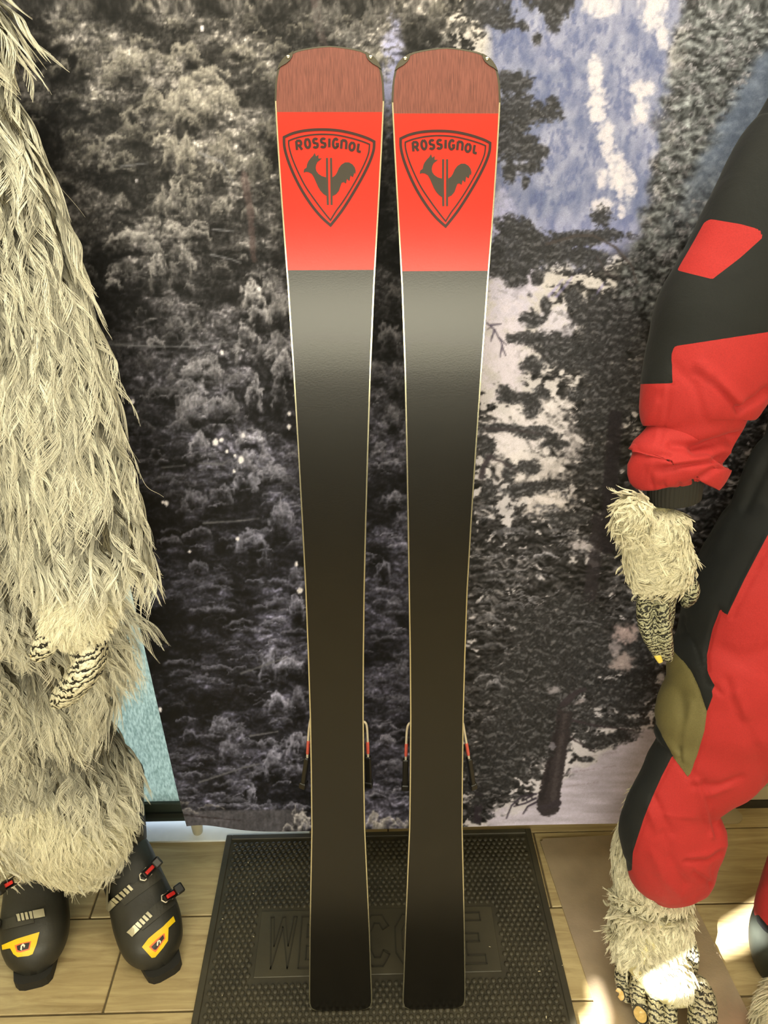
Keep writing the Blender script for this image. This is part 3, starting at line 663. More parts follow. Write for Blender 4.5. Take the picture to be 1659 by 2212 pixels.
for k in range(-18, 4):
    yc = .9 + .18 * k
    if yc - .09 > 1.20: continue
    j0 = {0: -.466, 1: -.545, 2: .04, -1: -.1}.get(k, rng.uniform(-.4, .4))
    for i in range(-4, 5):
        xa = j0 + i * TL; xc = xa + TL / 2
        if xc + TL / 2 < X0 + .02 or xc - TL / 2 > X1 - .02: continue
        lo, hi = max(xa, X0), min(xa + TL, X1)
        o = t0 if not used else t0.copy()
        if used: COL.objects.link(o); o.parent = fl
        used = True
        o.location = ((lo + hi) / 2, yc, 0); o.scale = ((hi - lo) / TL, 1, 1)
        if k == 2:                                              # the last row is cut to meet the wall
            o.location.y = 1.203; o.scale.y = .066 / .18
            if hi <= GX1 + .03: o.location.z = -.004

# ================================================================= the banner and its stand
IMG, ISC = paint_forest()
BY = 1.06
Mb = mat('printed_banner_cloth', (128, 128, 128), .62, spec=.25)
nt, b = nodes(Mb)
at_ = add(nt, 'ShaderNodeAttribute', attribute_name='print'); tc = add(nt, 'ShaderNodeTexCoord')
wv = add(nt, 'ShaderNodeTexNoise', i_Scale=900.0, i_Detail=2.0); nt.links.new(tc.outputs['Object'], wv.inputs['Vector'])
mr = add(nt, 'ShaderNodeMapRange', n1=.3, n2=.7, n3=.88, n4=1.12); nt.links.new(wv.outputs[0], mr.inputs[0])
sc_ = add(nt, 'ShaderNodeVectorMath', operation='SCALE'); nt.links.new(at_.outputs['Color'], sc_.inputs[0]); nt.links.new(mr.outputs[0], sc_.inputs['Scale']); nt.links.new(sc_.outputs[0], b.inputs['Base Color'])
bp = add(nt, 'ShaderNodeBump', i_Strength=.12, i_Distance=.0006); nt.links.new(wv.outputs[0], bp.inputs['Height']); nt.links.new(bp.outputs[0], b.inputs['Normal'])
NX = 560
zs = np.r_[np.arange(.13, 1.53, .00185), np.arange(1.53, 1.78, .004)]
NZ = len(zs); u = np.linspace(0, 1, NX)
xl = -.352 - .052 * (zs - .17); xr = .583 + .02 * (zs - .14)
Xb = xl[:, None] + (xr - xl)[:, None] * u[None]
hem = .145 + .030 * np.exp(-(u / .10) ** 2) + .002 * np.sin(u * 9) - .004 * (u > .6) * (u - .6)
Zb = zs[:, None] + np.maximum(0, 1 - (zs[:, None] - .13) / .12) * (hem[None] - .13)
Yb = BY + .004 * np.sin(Xb * 5 + Zb * 2.2) + .003 * (fbm(Xb * 5, Zb * 2, 7, 2) - .5) - .012 * np.exp(-((Xb + .36) / .03) ** 2) * np.clip(.6 - Zb, 0, 1)
Vb = np.stack([Xb, Yb, Zb], -1).reshape(-1, 3)
ii = (np.arange(NZ - 1)[:, None] * NX + np.arange(NX - 1)[None]).ravel()
Fb = np.stack([ii, ii + 1, ii + NX + 1, ii + NX], -1)
bn = mesh_np('forest_banner', Vb, Fb, Mb)
tag(bn, 'large cloth banner printed with a snowy pine forest and blue mountainside, hanging behind the skis', 'banner')
gx, gy = proj(Vb); gy = np.where(Vb[:, 2] > 1.49, -300 * (Vb[:, 2] - 1.49) / .3 + proj(np.c_[Vb[:, :2], np.minimum(Vb[:, 2], 1.49)])[1], gy); gx = np.where(Vb[:, 2] > 1.49, proj(np.c_[Vb[:, :2], np.minimum(Vb[:, 2], 1.49)])[0], gx); gy = np.abs(gy + 18) - 18; gx = np.where(gx < -18, -36 - gx, gx); gx = np.where(gx > 1678, 3356 - gx, gx); gx = np.clip((gx + 20) * ISC, 0, IMG.shape[1] - 1.01); gy = np.clip((gy + 20) * ISC, 0, IMG.shape[0] - 1.01)
i0 = gx.astype(int); j0_ = gy.astype(int); fx = (gx - i0)[:, None]; fy = (gy - j0_)[:, None]
cc = (IMG[j0_, i0] * (1 - fx) + IMG[j0_, i0 + 1] * fx) * (1 - fy) + (IMG[j0_ + 1, i0] * (1 - fx) + IMG[j0_ + 1, i0 + 1] * fx) * fy
PRINT_GAIN = np.array([1.16, 1.18, 1.50])
cl = np.clip(lin(cc) ** 1.18 * 1.24 * PRINT_GAIN, 0, .95)
ca = bn.data.color_attributes.new('print', 'FLOAT_COLOR', 'POINT'); ca.data.foreach_set('color', np.c_[cl, np.ones(len(cl))].astype(np.float32).ravel())
st = empty('banner_stand', (.1, 1.13, 0), 'pale tube stand holding up the forest banner, its foot showing under the hem', 'stand')
M_tube = mat('pale_tube', (196, 190, 172), .35, .2)
pL = on_floor(424, 1800); pL.x += .004
tubes_obj('pole', [(([(pL.x, pL.y, .04), (pL.x + .02, 1.14, 1.76)], .007),)], M_tube, st)
tubes_obj('pole', [(([(.66, 1.14, .02), (.66, 1.14, 1.76)], .011),)], M_tube, st)
tubes_obj('crossbar', [(([(pL.x + .02, 1.14, 1.77), (.66, 1.14, 1.77)], .011), {'ref': (0, 0, 1)})], M_tube, st)
for k in range(9):
    x_ = -.42 + .1275 * k
    tubes_obj('banner_clip', [(([(x_, 1.142, 1.772), (x_, 1.07, 1.765)], .004), {'ref': (0, 0, 1), 'n': 8})], M_tube, st)
tubes_obj('foot', [(([(pL.x, pL.y, .008), (pL.x, pL.y, .045)], [.011, .014]),)], mat('foot_cap', (176, 170, 146), .5), st)
bm = bmesh.new(); q = [on_floor(*p_) for p_ in [(1500, 1780), (1594, 1780), (1603, 1773), (1602, 1764), (1586, 1748), (1500, 1748)]]
f = bm.faces.new([bm.verts.new((p_.x, p_.y, .001)) for p_ in q]); r = bmesh.ops.extrude_face_region(bm, geom=[f])
for v in r['geom']:
    if isinstance(v, bmesh.types.BMVert): v.co.z += .005
bm_obj('foot', bm, mat('foot_plate', (168, 156, 126), .5, var=.05), st)
# ================================================================= rubber door mat
M_rub = mat('black_rubber', (56, 52, 40), .55, bump=.4, bscale=120, var=.28, vscale=14)
dm = empty('door_mat', (.02, .95, 0), 'black rubber welcome mat with rows of round studs, under the two skis', 'mat')
MX0, MX1, MY0, MY1, MT = -.308, .349, .52, 1.174, .004
bm = bmesh.new(); add_box(bm, (MX0, MY0, 0), (MX1, MY1, MT), .002)
bm_obj('mat_base', bm, M_rub, dm)
bm = bmesh.new()
for a in ((MX0, MX0 + .012, MY0, MY1), (MX1 - .012, MX1, MY0, MY1), (MX0 + .012, MX1 - .012, MY1 - .012, MY1), (MX0 + .012, MX1 - .012, MY0, MY0 + .012)):
    add_box(bm, (a[0], a[2], MT - .001), (a[1], a[3], MT + .0035), .0012, seg=1)
bm_obj('raised_border', bm, M_rub, dm)
pn = [on_floor(*p_) for p_ in [(563, 1982), (547, 2120), (1105, 2095), (1090, 1965)]]
PX0, PX1, PY0, PY1 = -.212, .236, .862, .992
# studs
hx = []
for r_ in range(70):
    y = MY0 + .0225 + r_ * .0098
    if y > MY1 - .018: break
    for c_ in range(60):
        x = MX0 + .0215 + c_ * .0116 + (r_ % 2) * .0058
        if x > MX1 - .018: break
        if PX0 - .007 < x < PX1 + .007 and PY0 - .006 < y < PY1 + .006: continue
        hx.append((x, y))
hx = np.array(hx); tpl = []; n6 = 8
for rr, zz in ((.0049, 0), (.0047, .0016), (.0036, .0031), (.0015, .0037)):
    for k in range(n6): tpl.append((rr * math.cos(2 * math.pi * k / n6 + .2), rr * math.sin(2 * math.pi * k / n6 + .2), zz))
tpl = np.array(tpl); V = (np.c_[hx, np.full(len(hx), MT - .0003)][:, None] + tpl[None] * (1 + .12 * np.random.RandomState(3).randn(len(hx), 1, 1) * .5))
tf = []
for r_ in range(3):
    for k in range(n6): tf.append((r_ * n6 + k, r_ * n6 + (k + 1) % n6, (r_ + 1) * n6 + (k + 1) % n6, (r_ + 1) * n6 + k))
F = (np.array(tf)[None] + (np.arange(len(hx)) * len(tpl))[:, None, None]).reshape(-1, 4)
cap = np.array([[3 * n6 + 0, 3 * n6 + 1, 3 * n6 + 2, 3 * n6 + 3], [3 * n6 + 3, 3 * n6 + 4, 3 * n6 + 5, 3 * n6 + 6], [3 * n6 + 0, 3 * n6 + 3, 3 * n6 + 6, 3 * n6 + 7]])
F = np.r_[F, (cap[None] + (np.arange(len(hx)) * len(tpl))[:, None, None]).reshape(-1, 4)]
tag(mesh_np('rubber_studs', V.reshape(-1, 3), F, M_rub, dm), kind='stuff')
# word panel, letters outlined by raised lines
M_rub2 = mat('smooth_rubber', (62, 58, 45), .5, bump=.5, bscale=60, var=.25, vscale=9)
bm = bmesh.new(); add_box(bm, (PX0, PY0, MT - .001), (PX1, PY1, MT + .0018), .0008, seg=1); bm_obj('word_panel', bm, M_rub2, dm)
LET = {'W': [[(0, 1), (.2, 0), (.5, .8), (.8, 0), (1, 1), (.88, 1), (.76, .42), (.56, 1), (.44, 1), (.24, .42), (.12, 1), (0, 1)]],
       'E': [[(0, 0), (0, 1), (.9, 1), (.9, .84), (.25, .84), (.25, .58), (.75, .58), (.75, .42), (.25, .42), (.25, .16), (.9, .16), (.9, 0), (0, 0)]],
       'L': [[(0, 1), (0, 0), (.85, 0), (.85, .17), (.26, .17), (.26, 1), (0, 1)]],
       'C': [[(.95, .78), (.7, 1), (.3, 1), (0, .75), (0, .25), (.3, 0), (.7, 0), (.95, .22), (.72, .3), (.6, .17), (.4, .17), (.25, .33), (.25, .67), (.4, .83), (.6, .83), (.72, .7), (.95, .78)]],
       'O': [[(.3, 0), (0, .25), (0, .75), (.3, 1), (.7, 1), (1, .75), (1, .25), (.7, 0), (.3, 0)], [(.4, .17), (.25, .33), (.25, .67), (.4, .83), (.6, .83), (.75, .67), (.75, .33), (.6, .17), (.4, .17)]],
       'M': [[(0, 0), (0, 1), (.24, 1), (.5, .45), (.76, 1), (1, 1), (1, 0), (.78, 0), (.78, .6), (.56, .15), (.44, .15), (.22, .6), (.22, 0), (0, 0)]]}
bm = bmesh.new(); lw = (PX1 - PX0 - .03) / 7
for k, ch in enumerate('WELCOME'):
    for pl in LET[ch]:
        for a_, b_ in zip(pl[:-1], pl[1:]):
            p0 = Vector((PX0 + .015 + lw * (k + .07 + .84 * a_[0]), PY0 + .014 + (PY1 - PY0 - .028) * a_[1], 0)); p1 = Vector((PX0 + .015 + lw * (k + .07 + .84 * b_[0]), PY0 + .014 + (PY1 - PY0 - .028) * b_[1], 0))
            d = p1 - p0; L_ = d.length
            M_ = Matrix.Translation((p0 + p1) / 2 + Vector((0, 0, MT + .0018))) @ Matrix.Rotation(math.atan2(d.y, d.x), 4, 'Z')
            add_box(bm, (-L_ / 2 - .0006, -.0011, -.0004), (L_ / 2 + .0006, .0012, .0020), 0, M_)
bm_obj('raised_lettering', bm, mat('letter_rubber', (44, 41, 31), .6), dm)

rc = random.Random(5)
bm = bmesh.new()
for px, py, s in [(536, 1863, 2.2), (547, 1930, 1.6), (548, 2023, 1.6), (481, 1985, 1.8), (1162, 1959, 1.6), (1058, 2045, 2.0), (1165, 2098, 2.6), (1180, 2197, 2.6), (1190, 2205, 1.6), (890, 2290, 2), (612, 1900, 1.1), (1110, 1895, 1.2), (480, 2150, 1.3), (1215, 2085, 1.2)]:
    p_ = on_floor(px, py, .0092); Mx = Matrix.Translation(p_) @ Matrix.Rotation(rc.uniform(0, 3), 4, 'Z') @ Matrix.Diagonal((s * .0011, s * .0004, .0004, 1))
    bmesh.ops.create_icosphere(bm, subdivisions=1, radius=1, matrix=Mx)
tag(bm_obj('lint_crumbs', bm, mat('pale_crumb', (200, 190, 160), .8)), 'tiny pale crumbs of lint scattered on the black door mat', 'crumbs', kind='stuff')

# ================================================================= base plate under the right costume
M_pl = mat('brushed_plate', (176, 158, 134), .27, .35, bump=.25, bscale=300, var=.12, vscale=20)
pr_ = [on_floor(*p_) for p_ in [(1165, 1815), (1298, 2212), (1626, 2212), (1423, 1802)]]
bm = bmesh.new(); d0 = (pr_[1] - pr_[0]).normalized(); d1 = (pr_[2] - pr_[3]).normalized()
q = [pr_[0], pr_[0] + d0 * .66, pr_[3] + d1 * .66, pr_[3]]
f = bm.faces.new([bm.verts.new((p_.x, p_.y, .0005)) for p_ in q]); r = bmesh.ops.extrude_face_region(bm, geom=[f])
for v in r['geom']:
    if isinstance(v, bmesh.types.BMVert): v.co.z += .004
bmesh.ops.bevel(bm, geom=[e for e in bm.edges if abs(e.verts[0].co.z - e.verts[1].co.z) > .001], offset=.006, segments=3, affect='EDGES')
tag(bm_obj('base_plate', bm, M_pl), 'brown grey shiny metal base plate on the floor right of the door mat', 'plate')
PLZ = .0045
# ================================================================= skis
def ski_Y(z): return .79 + .136 * z + (.38 * (z - 1.08) ** 2 if z > 1.08 else 0) + (.6 * (.12 - z) ** 2 if z < .12 else 0)
def ski_N(z):
    e = .002; t = Vector((0, ski_Y(z + e) - ski_Y(z - e), 2 * e)).normalized(); return Vector((0, -t.z, t.y))
HW = np.array([(.010, .036), (.0115, .043), (.015, .0487), (.020, .0520), (.03, .0540), (.05, .0537), (.1, .0522), (.2, .0492), (.3, .0455), (.4, .0418), (.5, .0404), (.6, .0396), (.7, .0400), (.8, .0411), (.9, .0432), (1.0, .0458), (1.1, .0488), (1.2, .0530), (1.3, .0588), (1.35, .0616), (1.38, .0631), (1.40, .0640), (1.415, .0632), (1.423, .0620), (1.430, .0603), (1.4367, .0572), (1.4405, .0545), (1.4437, .0510), (1.4465, .0465), (1.4485, .0425), (1.450, .0385), (1.4518, .0300), (1.4535, .0185), (1.4545, .0090), (1.4549, .0003)])
def hw(z): return float(np.interp(z, HW[:, 0], HW[:, 1]))
def xc_left(z): return -.0535 + .0172 * (z / 1.44)
def xc_right(z): return .1070 - .0085 * min(1, z / .8) + .0010 * max(0, z - .9) * 2
ZB, ZR = 1.2165, 1.3865
zz = sorted(set(list(np.round(np.arange(.03, 1.42, .012), 5)) + [float(v) for v in HW[:, 0]] + [ZB, ZR, 1.428, 1.436, 1.4415, 1.446, 1.450, 1.4533]))
M_bb = mat('black_ski_base', (20, 18, 14), .26, spec=.46, bump=.06, bscale=500, var=.1, vscale=30)
M_br = mat('red_ski_base', (200, 37, 23), .28, spec=.46, bump=.06, bscale=500, var=.03, vscale=40)
M_tip = mat('brown_red_tip', (146, 66, 56), .5, spec=.3)
for m_ in (M_tip,):
    nt, b = nodes(m_); tc = add(nt, 'ShaderNodeTexCoord'); mp = add(nt, 'ShaderNodeMapping'); mp.inputs['Scale'].default_value = (900, 60, 60)
    n1 = add(nt, 'ShaderNodeTexNoise', i_Scale=1.0, i_Detail=4.0); nt.links.new(tc.outputs['Object'], mp.inputs[0]); nt.links.new(mp.outputs[0], n1.inputs['Vector'])
    cr = ramp(nt, [(.3, rgba((98, 54, 46))), (.5, rgba((114, 64, 55))), (.72, rgba((130, 76, 66)))]); nt.links.new(n1.outputs[0], cr.inputs[0]); nt.links.new(cr.outputs[0], b.inputs['Base Color'])
M_edge = mat('steel_edge', (214, 208, 180), .22, .9)
M_side = mat('ski_sidewall', (48, 44, 38), .45)
M_top = mat('ski_topsheet', (30, 30, 32), .3)
M_cap = mat('tip_protector', (66, 62, 50), .35, .4, var=.1)
M_rivet = mat('rivet', (225, 225, 215), .12, 1.0)
M_ink = mat('dark_print', (48, 28, 27), .34, spec=.4)
M_ink2 = mat('grey_print', (52, 48, 42), .34, spec=.45)
M_bind = mat('binding_plastic', (26, 26, 28), .35)
def thick(z): return .0035 + .0135 * max(0, min(1, min(z / .35, (1.42 - z) / .45))) ** .8
def on_ski(xc, x, z, lift=0.0):
    n = ski_N(z); return Vector((xc(z) + x, ski_Y(z), z)) + n * lift
def build_ski(xc, label, first):
    t = empty('ski', (xc(.02), ski_Y(.02), .006), label, 'ski', 'pair of skis')
    EW = .0019
    def strip(za, zb, fa, fb, m, name, lift=0.0, k=8):
        rows = [z for z in zz if za - 1e-6 <= z <= zb + 1e-6]; V = []; F = []
        for z in rows:
            h = max(hw(z) - EW, .0002)
            for j in range(k + 1): V.append(on_ski(xc, fa * h + (fb - fa) * h * j / k, z, lift))
        for i in range(len(rows) - 1):
            for j in range(k): a = i * (k + 1) + j; F.append((a, a + 1, a + k + 2, a + k + 1))
        o = mesh_np(name, [tuple(v) for v in V], F, m, t); return o
    strip(zz[0], ZB, -1, 1, M_bb, 'black_base'); strip(ZB, ZR, -1, 1, M_br, 'red_base'); strip(ZR, zz[-1], -1, 1, M_tip, 'tip_base')
    # steel edges
    for sg in (-1, 1):
        V = []; F = []; rows = [z for z in zz if z < 1.40]
        for z in rows:
            h = hw(z); n = ski_N(z)
            V += [on_ski(xc, sg * (h - EW), z, .0001), on_ski(xc, sg * (h - .0003), z, .0001), on_ski(xc, sg * h, z, -.0004), on_ski(xc, sg * (h + .0002), z, -.0022), on_ski(xc, sg * (h - EW), z, -.0022)]
        for i in range(len(rows) - 1):
            for j in range(4): a = i * 5 + j; F.append((a, a + 1, a + 6, a + 5) if sg > 0 else (a + 1, a, a + 5, a + 6))
        mesh_np('steel_edge', [tuple(v) for v in V], F, M_edge, t, smooth=False)
    # core: side walls and top sheet (faces the banner)
    V = []; F = []
    for z in zz:
        h = hw(z); th = thick(z)
        V += [on_ski(xc, -h, z, -.0003), on_ski(xc, -h, z, -th * .55), on_ski(xc, -h * .86, z, -th), on_ski(xc, h * .86, z, -th), on_ski(xc, h, z, -th * .55), on_ski(xc, h, z, -.0003)]
    for i in range(len(zz) - 1):
        for j in range(6): a = i * 6 + j; b_ = i * 6 + (j + 1) % 6; F.append((a, b_, b_ + 6, a + 6))
    F.append(tuple(range(6))); L = (len(zz) - 1) * 6; F.append(tuple(L + j for j in range(6)))
    mesh_np('core', [tuple(v) for v in V], F, M_side, t, smooth=False)
    # rim of the tip
    V = []; F = []
    rows = [z for z in zz if z >= 1.395]; ring = [(-hw(z), z) for z in rows] + [(hw(z), z) for z in reversed(rows)]
    for x, z in ring: V += [on_ski(xc, x * (1 - .0022 / max(hw(z), .0022)) if hw(z) > .01 else x * .8, z - (.0012 if z > 1.445 else 0), .0002), on_ski(xc, x, z, .0002), on_ski(xc, x, z, -.003)]
    for i in range(len(ring) - 1):
        for j in range(2): a = i * 3 + j; F.append((a, a + 1, a + 4, a + 3))
    mesh_np('tip_rim', [tuple(v) for v in V], F, M_cap, t, smooth=False)
    # shield, lettering and rooster: flat print on the base
    z_of = lambda cy: 1.3865 - (cy + 85) * (.170 / 2268.0)
    def P(cx, cy):                                              # drawing units of the emblem -> (x, z) on the base
        return ((cx - 817) * .0000835, 1.3825 - cy * SZ)
    SX = 1.0; SZ = .0000747
    Vp = {}
    def flush(name, polys, m, lift):
        V = []; F = []
        for vs, fs in polys:
            b0 = len(V)
            for (cx, cy) in vs: x, z = P(cx, cy); V.append(on_ski(xc, x, z, lift))
            F += [tuple(b0 + i for i in f) for f in fs]
        bm = bmesh.new(); bv = [bm.verts.new(v) for v in V]
        for f in F:
            if len(set(f)) > 2:
                try: bm.faces.new([bv[i] for i in f])
                except ValueError: pass
        me = bpy.data.meshes.new(name); bm.to_mesh(me); bm.free(); me.materials.append(m)
        o = bpy.data.objects.new(name, me); COL.objects.link(o); return put(o, t)
    def line(pts, w, closed=False, caps=True):
        pts = [Vector(p_) for p_ in pts]; n = len(pts); L_, R_ = [], []
        for i, p_ in enumerate(pts):
            a = pts[(i - 1) % n] if closed or i > 0 else p_; c = pts[(i + 1) % n] if closed or i < n - 1 else p_
            d1 = (p_ - a).normalized() if (p_ - a).length else (c - p_).normalized(); d2 = (c - p_).normalized() if (c - p_).length else d1
            tn = (d1 + d2).normalized() if (d1 + d2).length > .1 else d1; nn = Vector((-tn.y, tn.x)); k = 1 / max(.45, abs(nn.dot(Vector((-d1.y, d1.x)))))
            L_.append(p_ + nn * w / 2 * k); R_.append(p_ - nn * w / 2 * k)
        vs = [tuple(v) for v in L_ + R_]; fs = []
        for i in range(n if closed else n - 1): j = (i + 1) % n; fs.append((i, j, n + j, n + i))
        return vs, fs
    def bez(pts, m=10):
        return [tuple(p_) for p_ in smooth_path([(p_[0], p_[1]) for p_ in pts], m)]
    sh_o = bez([(175, 300), (300, 245), (480, 205), (700, 192), (930, 205), (1150, 250), (1340, 312), (1440, 362)], 5) + bez([(1440, 362), (1432, 480), (1380, 640), (1280, 850), (1150, 1080), (1020, 1290), (920, 1430), (818, 1560)], 5)[1:] + bez([(818, 1560), (690, 1440), (560, 1280), (420, 1060), (310, 840), (225, 620), (180, 440), (175, 300)], 5)[1:-1]
    def inset(p_, k):
        cx, cy = 812, 700; d = Vector((p_[0] - cx, p_[1] - cy)); L_ = d.length; return (cx + d.x * (1 - k / L_), cy + d.y * (1 - k / L_))
    sh_i = bez([(240, 350), (350, 308), (520, 272), (700, 258), (900, 268), (1100, 308), (1270, 358), (1375, 400)], 5) + bez([(1375, 400), (1362, 520), (1310, 660), (1210, 860), (1090, 1070), (980, 1240), (900, 1350), (818, 1485)], 5)[1:] + bez([(818, 1485), (735, 1380), (610, 1210), (470, 1000), (365, 790), (285, 590), (245, 440), (240, 350)], 5)[1:-1]
    flush('shield_print', [line(sh_o, 38, True), line(sh_i, 21, True)], M_ink, .00045)
    # ROSSIGNOL as rounded strokes; each letter drawn in a unit cell and set on the arc
    A = lambda cx, cy, rx, ry, a0, a1, n=10: [(cx + rx * math.cos(math.radians(a0 + (a1 - a0) * i / n)), cy + ry * math.sin(math.radians(a0 + (a1 - a0) * i / n))) for i in range(n + 1)]
    G_ = {'R': [[(0, 0), (0, 1)], [(0, 1)] + [(.45, 1)] + A(.5, .74, .3, .26, 80, -90, 8) + [(0, .48)], [(.42, .48), (.85, 0)]],
          'O': [A(.42, .5, .40, .5, 90, 450, 20)],
          'S': [A(.42, .75, .36, .25, 35, 250, 9) + [(.5, .5)] + A(.42, .25, .38, .25, 80, -150, 10)],
          'I': [[(.1, 0), (.1, 1)]],
          'G': [[(.78, .86)] + A(.44, .52, .42, .5, 60, 330, 14)[1:] + [(.82, .12), (.82, .46), (.48, .46)]],
          'N': [[(0, 0), (0, 1)], [(0, .98), (.3, .98)] + A(.42, .66, .36, .32, 80, 0, 6) + [(.78, 0)]],
          'L': [[(0, 1), (0, .25), (.06, .06), (.22, 0), (.62, 0)]]}
    spots = [('R', 355, 480, 345, 352, 84), ('O', 475, 452, 462, 330, 84), ('S', 580, 445, 580, 322, 84), ('S', 685, 440, 690, 318, 84), ('I', 800, 440, 802, 318, 84), ('G', 855, 450, 865, 322, 84), ('N', 975, 462, 985, 340, 88), ('O', 1085, 480, 1100, 372, 86), ('L', 1205, 500, 1222, 390, 76)]
    polys = []
    for ch, bx, by, tx, ty, w in spots:
        up = Vector((tx - bx, ty - by)); sx = Vector((-up.y, up.x)).normalized() * w
        if sx.x < 0: sx = -sx
        for pl in G_[ch]:
            q_ = [(bx + sx.x * a_ + up.x * b_, by + sx.y * a_ + up.y * b_) for a_, b_ in pl]; polys.append(line(q_, 35))
    flush('lettering', polys, M_ink, .0005)
    # rooster and the two upright bars
    head = [(443, 800), (452, 752), (485, 730), (495, 680), (512, 640), (545, 595), (580, 560), (603, 518), (622, 572), (655, 545), (655, 600), (705, 598), (672, 625), (640, 650), (622, 690), (615, 730), (622, 775), (650, 815), (700, 850), (760, 868), (765, 1135), (720, 1105), (680, 1060), (645, 1000), (615, 930), (590, 870), (560, 820), (520, 795), (480, 788)]
    tail = [(850, 1135), (850, 868), (890, 840), (915, 800), (940, 740), (975, 690), (1030, 655), (1085, 655), (1135, 685), (1168, 730), (1180, 780), (1172, 828), (1160, 800), (1140, 868), (1105, 840), (1092, 925), (1055, 890), (1040, 960), (1010, 935), (980, 945), (960, 1000), (940, 1060), (900, 1110)]
    polys = []
    for pl in (head, tail):
        n = len(pl); dense = []
        for i in range(n):
            a, c = Vector(pl[i]), Vector(pl[(i + 1) % n]); k = max(1, int((c - a).length / 60))
            dense += [a.lerp(c, j / k) for j in range(k)]
        xs, ys = np.meshgrid(np.arange(450, 1190, 60), np.arange(520, 1140, 60)); s_ = poly_sdf(xs.ravel().astype(float), ys.ravel().astype(float), pl) > 15
        pts = dense + [Vector((float(a), float(c))) for a, c in zip(xs.ravel()[s_], ys.ravel()[s_])]
        nb = len(dense); vs, es, fs, *_ = delaunay_2d_cdt(pts, [(i, (i + 1) % nb) for i in range(nb)], [], 1, 1e-4)
        polys.append(([tuple(v) for v in vs], fs))
    polys += [line([(775, 592), (775, 800), (776, 1000), (782, 1265)], 28), line([(832, 592), (834, 800), (835, 1000), (836, 1265)], 28)]
    flush('rooster_print', polys, M_ink2, .0005)
    # corner protectors with rivets
    for sg in (-1, 1):
        pts = [(.0603, 1.4305), (.0560, 1.4335), (.0500, 1.4365), (.0455, 1.4400), (.0428, 1.4440), (.0420, 1.4487), (.0460, 1.4468), (.0510, 1.4439), (.0545, 1.4407), (.0573, 1.4369), (.0592, 1.4335)]
        V = [on_ski(xc, sg * a, z, .0012) for a, z in pts]; k = len(V)
        V += [on_ski(xc, sg * a, z, -.004) for a, z in pts]
        F = [tuple(range(k)) if sg < 0 else tuple(reversed(range(k)))] + [((i + 1) % k, i, k + i, k + (i + 1) % k) for i in range(k)]
        cp = mesh_np('tip_protector', [tuple(v) for v in V], F, M_cap, t, smooth=False)
        c = on_ski(xc, sg * .0478, 1.4432, .0012); n = ski_N(1.4432)
        bm = bmesh.new(); bmesh.ops.create_uvsphere(bm, u_segments=14, v_segments=8, radius=.0026, matrix=Matrix.Translation(c) @ n.to_track_quat('Z', 'Y').to_matrix().to_4x4() @ Matrix.Diagonal((1, 1, .55, 1)))
        bm_obj('rivet', bm, M_rivet, cp, True)
    # binding on the far side; only the brake shows past the edges
    zb_ = .44
    def back(x, z, d): return on_ski(xc, x, z, -d)
    for nm_, (za, zb2, d0_, d1_, wx) in (('heel_track', (.28, .44, .016, .030, .032)), ('toe_piece', (.60, .71, .016, .050, .030)), ('heel_piece', (.33, .40, .031, .060, .026))):
        bm = bmesh.new()
        c = back(0, (za + zb2) / 2, (d0_ + d1_) / 2); n = ski_N((za + zb2) / 2); Mx = Matrix.Translation(c) @ n.to_track_quat('Z', 'Y').to_matrix().to_4x4()
        add_box(bm, (-wx, -(zb2 - za) / 2, -(d1_ - d0_) / 2), (wx, (zb2 - za) / 2, (d1_ - d0_) / 2), .006, Mx)
        bm_obj(nm_, bm, M_bind, t)
    return t
ski_l = build_ski(xc_left, 'left ski of the upright red and black pair, nearer the fur costume', True)
ski_r = build_ski(xc_right, 'right ski of the upright red and black pair, nearer the suited costume', False)
ski_l.location.z -= .0006
ski_r.location.z -= .0021; ski_r.location.y -= .001
bpy.context.view_layer.update()
# brakes: bent wire, pinkish red band, black plastic foot
M_wire = mat('brake_wire', (236, 226, 206), .35, .4); M_redp = mat('brake_red', (206, 92, 80), .35); M_blk = mat('black_plastic', (22, 21, 20), .35)
for t, xc, arms in ((ski_l, xc_left, [[(676, 1540), (668, 1572), (664, 1636)], [(780, 1560), (789, 1561), (793, 1578), (795, 1634)]]),
                    (ski_r, xc_right, [[(893, 1562), (884, 1563), (879, 1580), (876.5, 1640)], [(998, 1560), (1003, 1580), (1013, 1638)]])):
    for k, a in enumerate(arms):
        left = a[0][0] < a[-1][0] if False else (k == 0)
        Yb_ = .895
        pts = [at(x, y, Yb_) for x, y in a]
        ar = tubes_obj('brake_arm', [((smooth_path([tuple(p_) for p_ in [at(a[0][0] + (14 if left else -14), a[0][1] + 2, Yb_)] + pts], 5), .0019), {'n': 8})], M_wire, t)
        e = pts[-1]; s_ = pts[-2]; tubes_obj('red_band', [(([s_.lerp(e, .45), s_.lerp(e, .85)], .0026), {'n': 8})], M_redp, ar)
        sgn = -1 if left else 1
        dx = -9 if (left and t is ski_l) else (9 if (not left and t is ski_r) else (-1 if left else 2))
        e2 = at(a[-1][0] + dx, a[-1][1] + 62, Yb_ + .004)
        bm = bmesh.new(); d_ = (e2 - e); Mx = Matrix.Translation((e + e2) / 2) @ d_.to_track_quat('Z', 'Y').to_matrix().to_4x4()
        add_box(bm, (-.0048, -.004, -d_.length / 2), (.0048, .004, d_.length / 2), .002, Mx); add_box(bm, (-.0062, -.006, d_.length / 2 - .010), (.0062, .006, d_.length / 2 + .002), .002, Mx)
        bm_obj('brake_foot', bm, M_blk, ar)
